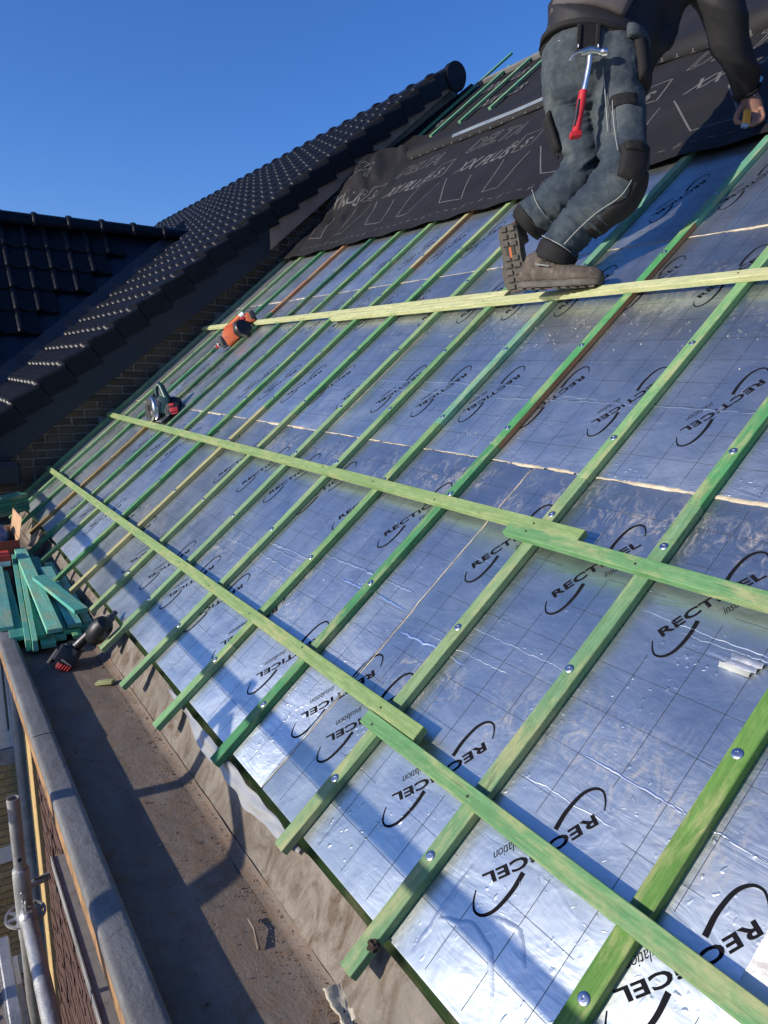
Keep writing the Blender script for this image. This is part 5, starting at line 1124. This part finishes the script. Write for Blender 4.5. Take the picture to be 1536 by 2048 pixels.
# boots
def boot(heel, toe, anklep, up_hint, wide, parent, L=0.305):
    """heel, toe: sole points in space; builds upper, sole with lugs in the foot's own frame (x to the toe, z up from the sole)"""
    x = (toe - heel).normalized(); z = (up_hint - x * up_hint.dot(x)).normalized(); y = z.cross(x); M = frame(heel, x, y, z); k = (toe - heel).length / 0.30
    bt = put('boot', bpy.data.meshes.new('boot'), parent); HK = 1.18
    secs = [(-0.012, 0.026, 0.050, 0.055), (0.0, 0.034, 0.062, 0.075), (0.03, 0.038, 0.082, 0.100), (0.06, 0.040, 0.086, 0.105), (0.10, 0.040, 0.066, 0.088), (0.14, 0.043, 0.048, 0.070), (0.19, 0.048, 0.036, 0.058), (0.24, 0.048, 0.031, 0.052), (0.272, 0.043, 0.026, 0.049), (0.292, 0.034, 0.02, 0.042), (0.305, 0.021, 0.018, 0.033), (0.311, 0.009, 0.018, 0.022)]
    bm = bmesh.new(); rings = []
    for (sx, hw, hh, top) in secs:
        top *= HK; hw *= 1.08 * wide; cz = top / 2 + 0.012; rings.append([bm.verts.new((sx * k, cos(2 * pi * i / 18) * hw * k * (1.0 if sin(2 * pi * i / 18) < 0.3 else 0.86), cz * k + sin(2 * pi * i / 18) * (top / 2) * k)) for i in range(18)])
    for r0, r1 in zip(rings, rings[1:]):
        for i in range(18): bm.faces.new((r0[i], r0[(i + 1) % 18], r1[(i + 1) % 18], r1[i]))
    bm.faces.new(rings[0][::-1]); bm.faces.new(rings[-1])
    sh_ = [bm.verts.new] ; Mi = M.inverted(); an = Mi @ anklep; 
    tube(bm, [(0.045 * k, 0, 0.05 * k), (0.05 * k, 0, 0.095 * k), Vector((0.05 * k, 0, 0.10 * k)).lerp(an, 0.55)], [(0.046, 0.052), (0.044, 0.050), (0.050, 0.055)], 18)
    b = remesh(bm, 0.006, 2, lambda p: 0.0022 * nz(p.x * 40, p.y * 40, p.z * 40) + 0.0012 * sin(p.x * 300) * (1 if 0.11 < p.x < 0.2 and p.z > 0.05 else 0))
    me = to_mesh(b, 'boot', M_BOOT, smooth=True); bpy.data.meshes.remove(bt.data) if False else None; bt.data = me; bt.matrix_basis = M; MW[bt.name] = M
    # outsole
    out = [(-0.014, 0.022), (0.0, 0.034), (0.03, 0.039), (0.07, 0.038), (0.11, 0.033), (0.15, 0.037), (0.20, 0.048), (0.25, 0.047), (0.285, 0.038), (0.305, 0.020)]
    poly = [(a * k, -w * k * wide) for a, w in out] + [(a * k, w * k * wide) for a, w in out[::-1]]
    bm = bmesh.new(); prism(bm, poly, 0.004 * k, 0.026 * k); bmesh.ops.bevel(bm, geom=[e for e in bm.edges if abs(e.verts[0].co.z - e.verts[1].co.z) < 1e-5], offset=0.003, segments=2, affect='EDGES')
    so = put('sole', to_mesh(bm, 'sole', M_SOLE, auto=50), bt, M)
    for i in range(9):
        sx = 0.0 + i * 0.034
        if 2 < i < 4: continue
        for sgn in (-1, 1):
            w = (0.016 if i < 5 else 0.019) * wide; bm = bmesh.new(); bbox(bm, (sx - 0.011) * k, (sx + 0.011) * k, min(sgn * 0.004, sgn * (0.008 + w * 1.3)) * k, max(sgn * 0.004, sgn * (0.008 + w * 1.3)) * k, -0.004 * k, 0.0045 * k, 0.002, Matrix.Rotation(sgn * 0.25, 4, 'Z') if False else None)
            put('tread_lug', to_mesh(bm, 'tread_lug', M_SOLE), bt, M)
    bm = bmesh.new(); bbox(bm, 0.085 * k, 0.135 * k, -0.005, 0.005, -0.001, 0.0042, 0.001); put('shank_mark', to_mesh(bm, 'shank_mark', simple('orange_shank', (0.55, 0.14, 0.05), 0.6)), bt, M)
    bm = bmesh.new(); bbox(bm, 0.075 * k, 0.145 * k, -0.022 * k, 0.022 * k, 0.0, 0.0038 * k, 0.0015); put('arch_recess', to_mesh(bm, 'arch_recess', M_SOLED), bt, M)
    return bt
hr, tr_ = VP(1046, 579, 2.87), VP(1202, 572, 2.715)
bR = boot(hr, tr_, VP(1105, 520, 2.80), (VP(1105, 480, 2.79) - VP(1100, 570, 2.83)), 1.0, man)
hl, tl_ = VP(1014, 458, 2.975), VP(1034, 584, 3.085)
bL = boot(hl, tl_, VP(1058, 452, 3.01), (fwd * 0.92 + right * 0.50 - down * 0.1), 1.28, man)
for (pa, pb) in (((1070, 528), (1098, 532)),):
    bm = bmesh.new(); tube(bm, [VP(pa[0], pa[1], 2.765), VP(pb[0], pb[1], 2.755)], 0.003, 6); put('heel_stripe', to_mesh(bm, 'heel_stripe', M_STITCH), bR)
# body: head, neck, torso core, arm and the gripping hand
bm = bmesh.new()
NECK = limb([(1360, -190, 2.93, .13, .10), (1400, -245, 2.97, .060, .062), (1415, -275, 2.985, .058, .062)])
HEAD = limb([(1412, -262, 2.985, .058, .07), (1420, -290, 3.0, .076, .092), (1432, -325, 3.01, .082, .102), (1442, -360, 3.02, .074, .09), (1448, -380, 3.025, .030, .04)])
CORE = limb([(1182, 100, 2.79, .12, .09), (1245, -16, 2.84, .16, .11), (1352, -178, 2.93, .15, .10)])
FORE = limb([(1380, -120, 2.86, .05, .05), (1440, 10, 2.78, .048, .048), (1476, 118, 2.86, .040, .042), (1493, 175, 2.945, .030, .036), (1500, 198, 2.965, .036, .030)])
for L in (NECK, HEAD, CORE, FORE): limb_bm(bm, L)
for sx in (-1, 1):
    bmesh.ops.create_uvsphere(bm, u_segments=10, v_segments=8, radius=0.022, matrix=Matrix.Translation(VP(1432 + sx * 42, -318, 3.0)) @ VR.to_4x4() @ Matrix.Diagonal((0.4, 1.4, 0.8, 1)))
tube(bm, [VP(1452, -318, 3.10), VP(1456, -304, 3.125)], [0.012, 0.015], 8)
body_b = remesh(bm, 0.012, 2)
hb = bmesh.new()
PALM = limb([(1494, 184, 2.95, .030, .026), (1502, 202, 2.955, .040, .026), (1508, 222, 2.955, .041, .024), (1508, 238, 2.955, .032, .020)]); limb_bm(hb, PALM, 16)
FING = [[(1522, 216, 2.935), (1526, 236, 2.915), (1514, 246, 2.905), (1502, 240, 2.905)], [(1514, 222, 2.93), (1515, 243, 2.908), (1502, 250, 2.90), (1492, 243, 2.902)], [(1504, 226, 2.93), (1503, 246, 2.908), (1491, 251, 2.90), (1483, 244, 2.904)], [(1495, 226, 2.935), (1491, 243, 2.918), (1481, 246, 2.912), (1475, 240, 2.915)]]
for F_ in FING: tube(hb, catmull([VP(*p) for p in F_], 5), [0.0105 - 0.0025 * i / 15 for i in range(16)], 10)
tube(hb, catmull([VP(*p) for p in [(1490, 204, 2.945), (1478, 222, 2.93), (1472, 238, 2.925), (1476, 248, 2.925)]], 5), [0.0125 - 0.003 * i / 15 for i in range(16)], 10)
hand_b = remesh(hb, 0.0032, 2)
tmpm = bpy.data.meshes.new('t2'); hand_b.to_mesh(tmpm); hand_b.free(); body_b.from_mesh(tmpm); bpy.data.meshes.remove(tmpm)
put('body', to_mesh(body_b, 'body', M_SKIN, smooth=True), man)
bm = bmesh.new(); HAIR = limb([(1414, -285, 2.975, .070, .075), (1424, -312, 2.985, .086, .095), (1436, -350, 3.0, .085, .100), (1446, -382, 3.01, .050, .06), (1449, -390, 3.015, .015, .02)]); limb_bm(bm, HAIR); put('hair', to_mesh(remesh(bm, 0.01, 1, lambda p: 0.006 * nz(p.x * 60, p.y * 60, p.z * 60)), 'hair', M_HAIR, smooth=True), man)

# claw hammer hanging from the holder
hm = empty('claw_hammer', VP(1176, 105, 2.58), 'claw hammer with red and black grip hanging from the person\'s belt', 'hammer')
HD = 2.575
vt_('shaft', hm, M_STEEL, [(1180, 104, HD), (1178, 130, HD), (1172, 160, HD + 0.005), (1167, 184, HD + 0.01)], [(0.013, 0.010), (0.0115, 0.008), (0.0115, 0.008), (0.012, 0.009)], 14)
gp_ = vt_('grip', hm, M_RED, [(1166.5, 182, HD + 0.010), (1163, 202, HD + 0.012), (1158, 232, HD + 0.014), (1153, 260, HD + 0.016), (1150, 268, HD + 0.016)], [(0.0155, 0.013), (0.0165, 0.014), (0.0155, 0.013), (0.0165, 0.014), (0.0175, 0.014)], 16)
vt_('grip_inlay', gp_, M_BLK, [(1161, 200, HD + 0.006), (1155.5, 230, HD + 0.008), (1151, 254, HD + 0.010)], [(0.0055, 0.0100), (0.0075, 0.0110), (0.0050, 0.0100)], 12)
vb('grip_butt', gp_, M_RED, 1151, 270, HD + 0.014, 0.042, 0.020, 0.034, ang=0.15, bev=0.008)
vt_('head', hm, M_STEEL, [(1160, 107, HD - 0.004), (1180, 101, HD - 0.006), (1196, 103, HD - 0.006)], [(0.013, 0.012), (0.0165, 0.015), (0.012, 0.012)], 14)
vt_('striking_face', hm, M_STEEL, [(1196, 103, HD - 0.006), (1202, 104, HD - 0.006), (1204, 104, HD - 0.006), (1214, 105, HD - 0.006)], [0.011, 0.011, 0.0155, 0.0155], 18)
for dz in (-0.007, 0.007): vt_('claw', hm, M_STEEL, [(1166, 104, HD - 0.004 + dz), (1154, 106, HD - 0.004 + dz), (1145, 112, HD - 0.003 + dz), (1139, 121, HD + dz)], [(0.010, 0.0055), (0.009, 0.0050), (0.007, 0.004), (0.003, 0.0025)], 10)
# folding rule and steel tool in the right hand
rl = empty('folding_rule', VP(1492, 240, 2.90), 'yellow folding rule held in the person\'s right hand', 'rule')
M_YEL = simple('yellow_rule', (0.62, 0.30, 0.035), 0.45); 
for i in range(4): vb('rule_leaf', rl, M_YEL, 1491 + i * 3.3 - 3, 236, 2.890 + i * 0.002, 0.0052, 0.062, 0.018, ang=-0.14, bev=0.001, seg=1)
vb('end_plate', rl, M_STEEL, 1489.5, 252, 2.888, 0.023, 0.010, 0.020, ang=-0.14, bev=0.001, seg=1)
st = tag(vb('steel_blade_tool', None, M_STEEL, 1514, 172, 2.93, 0.016, 0.085, 0.006, ang=-0.45, bev=0.002), 'small steel blade tool beside the person\'s hand at the right edge', 'tool')
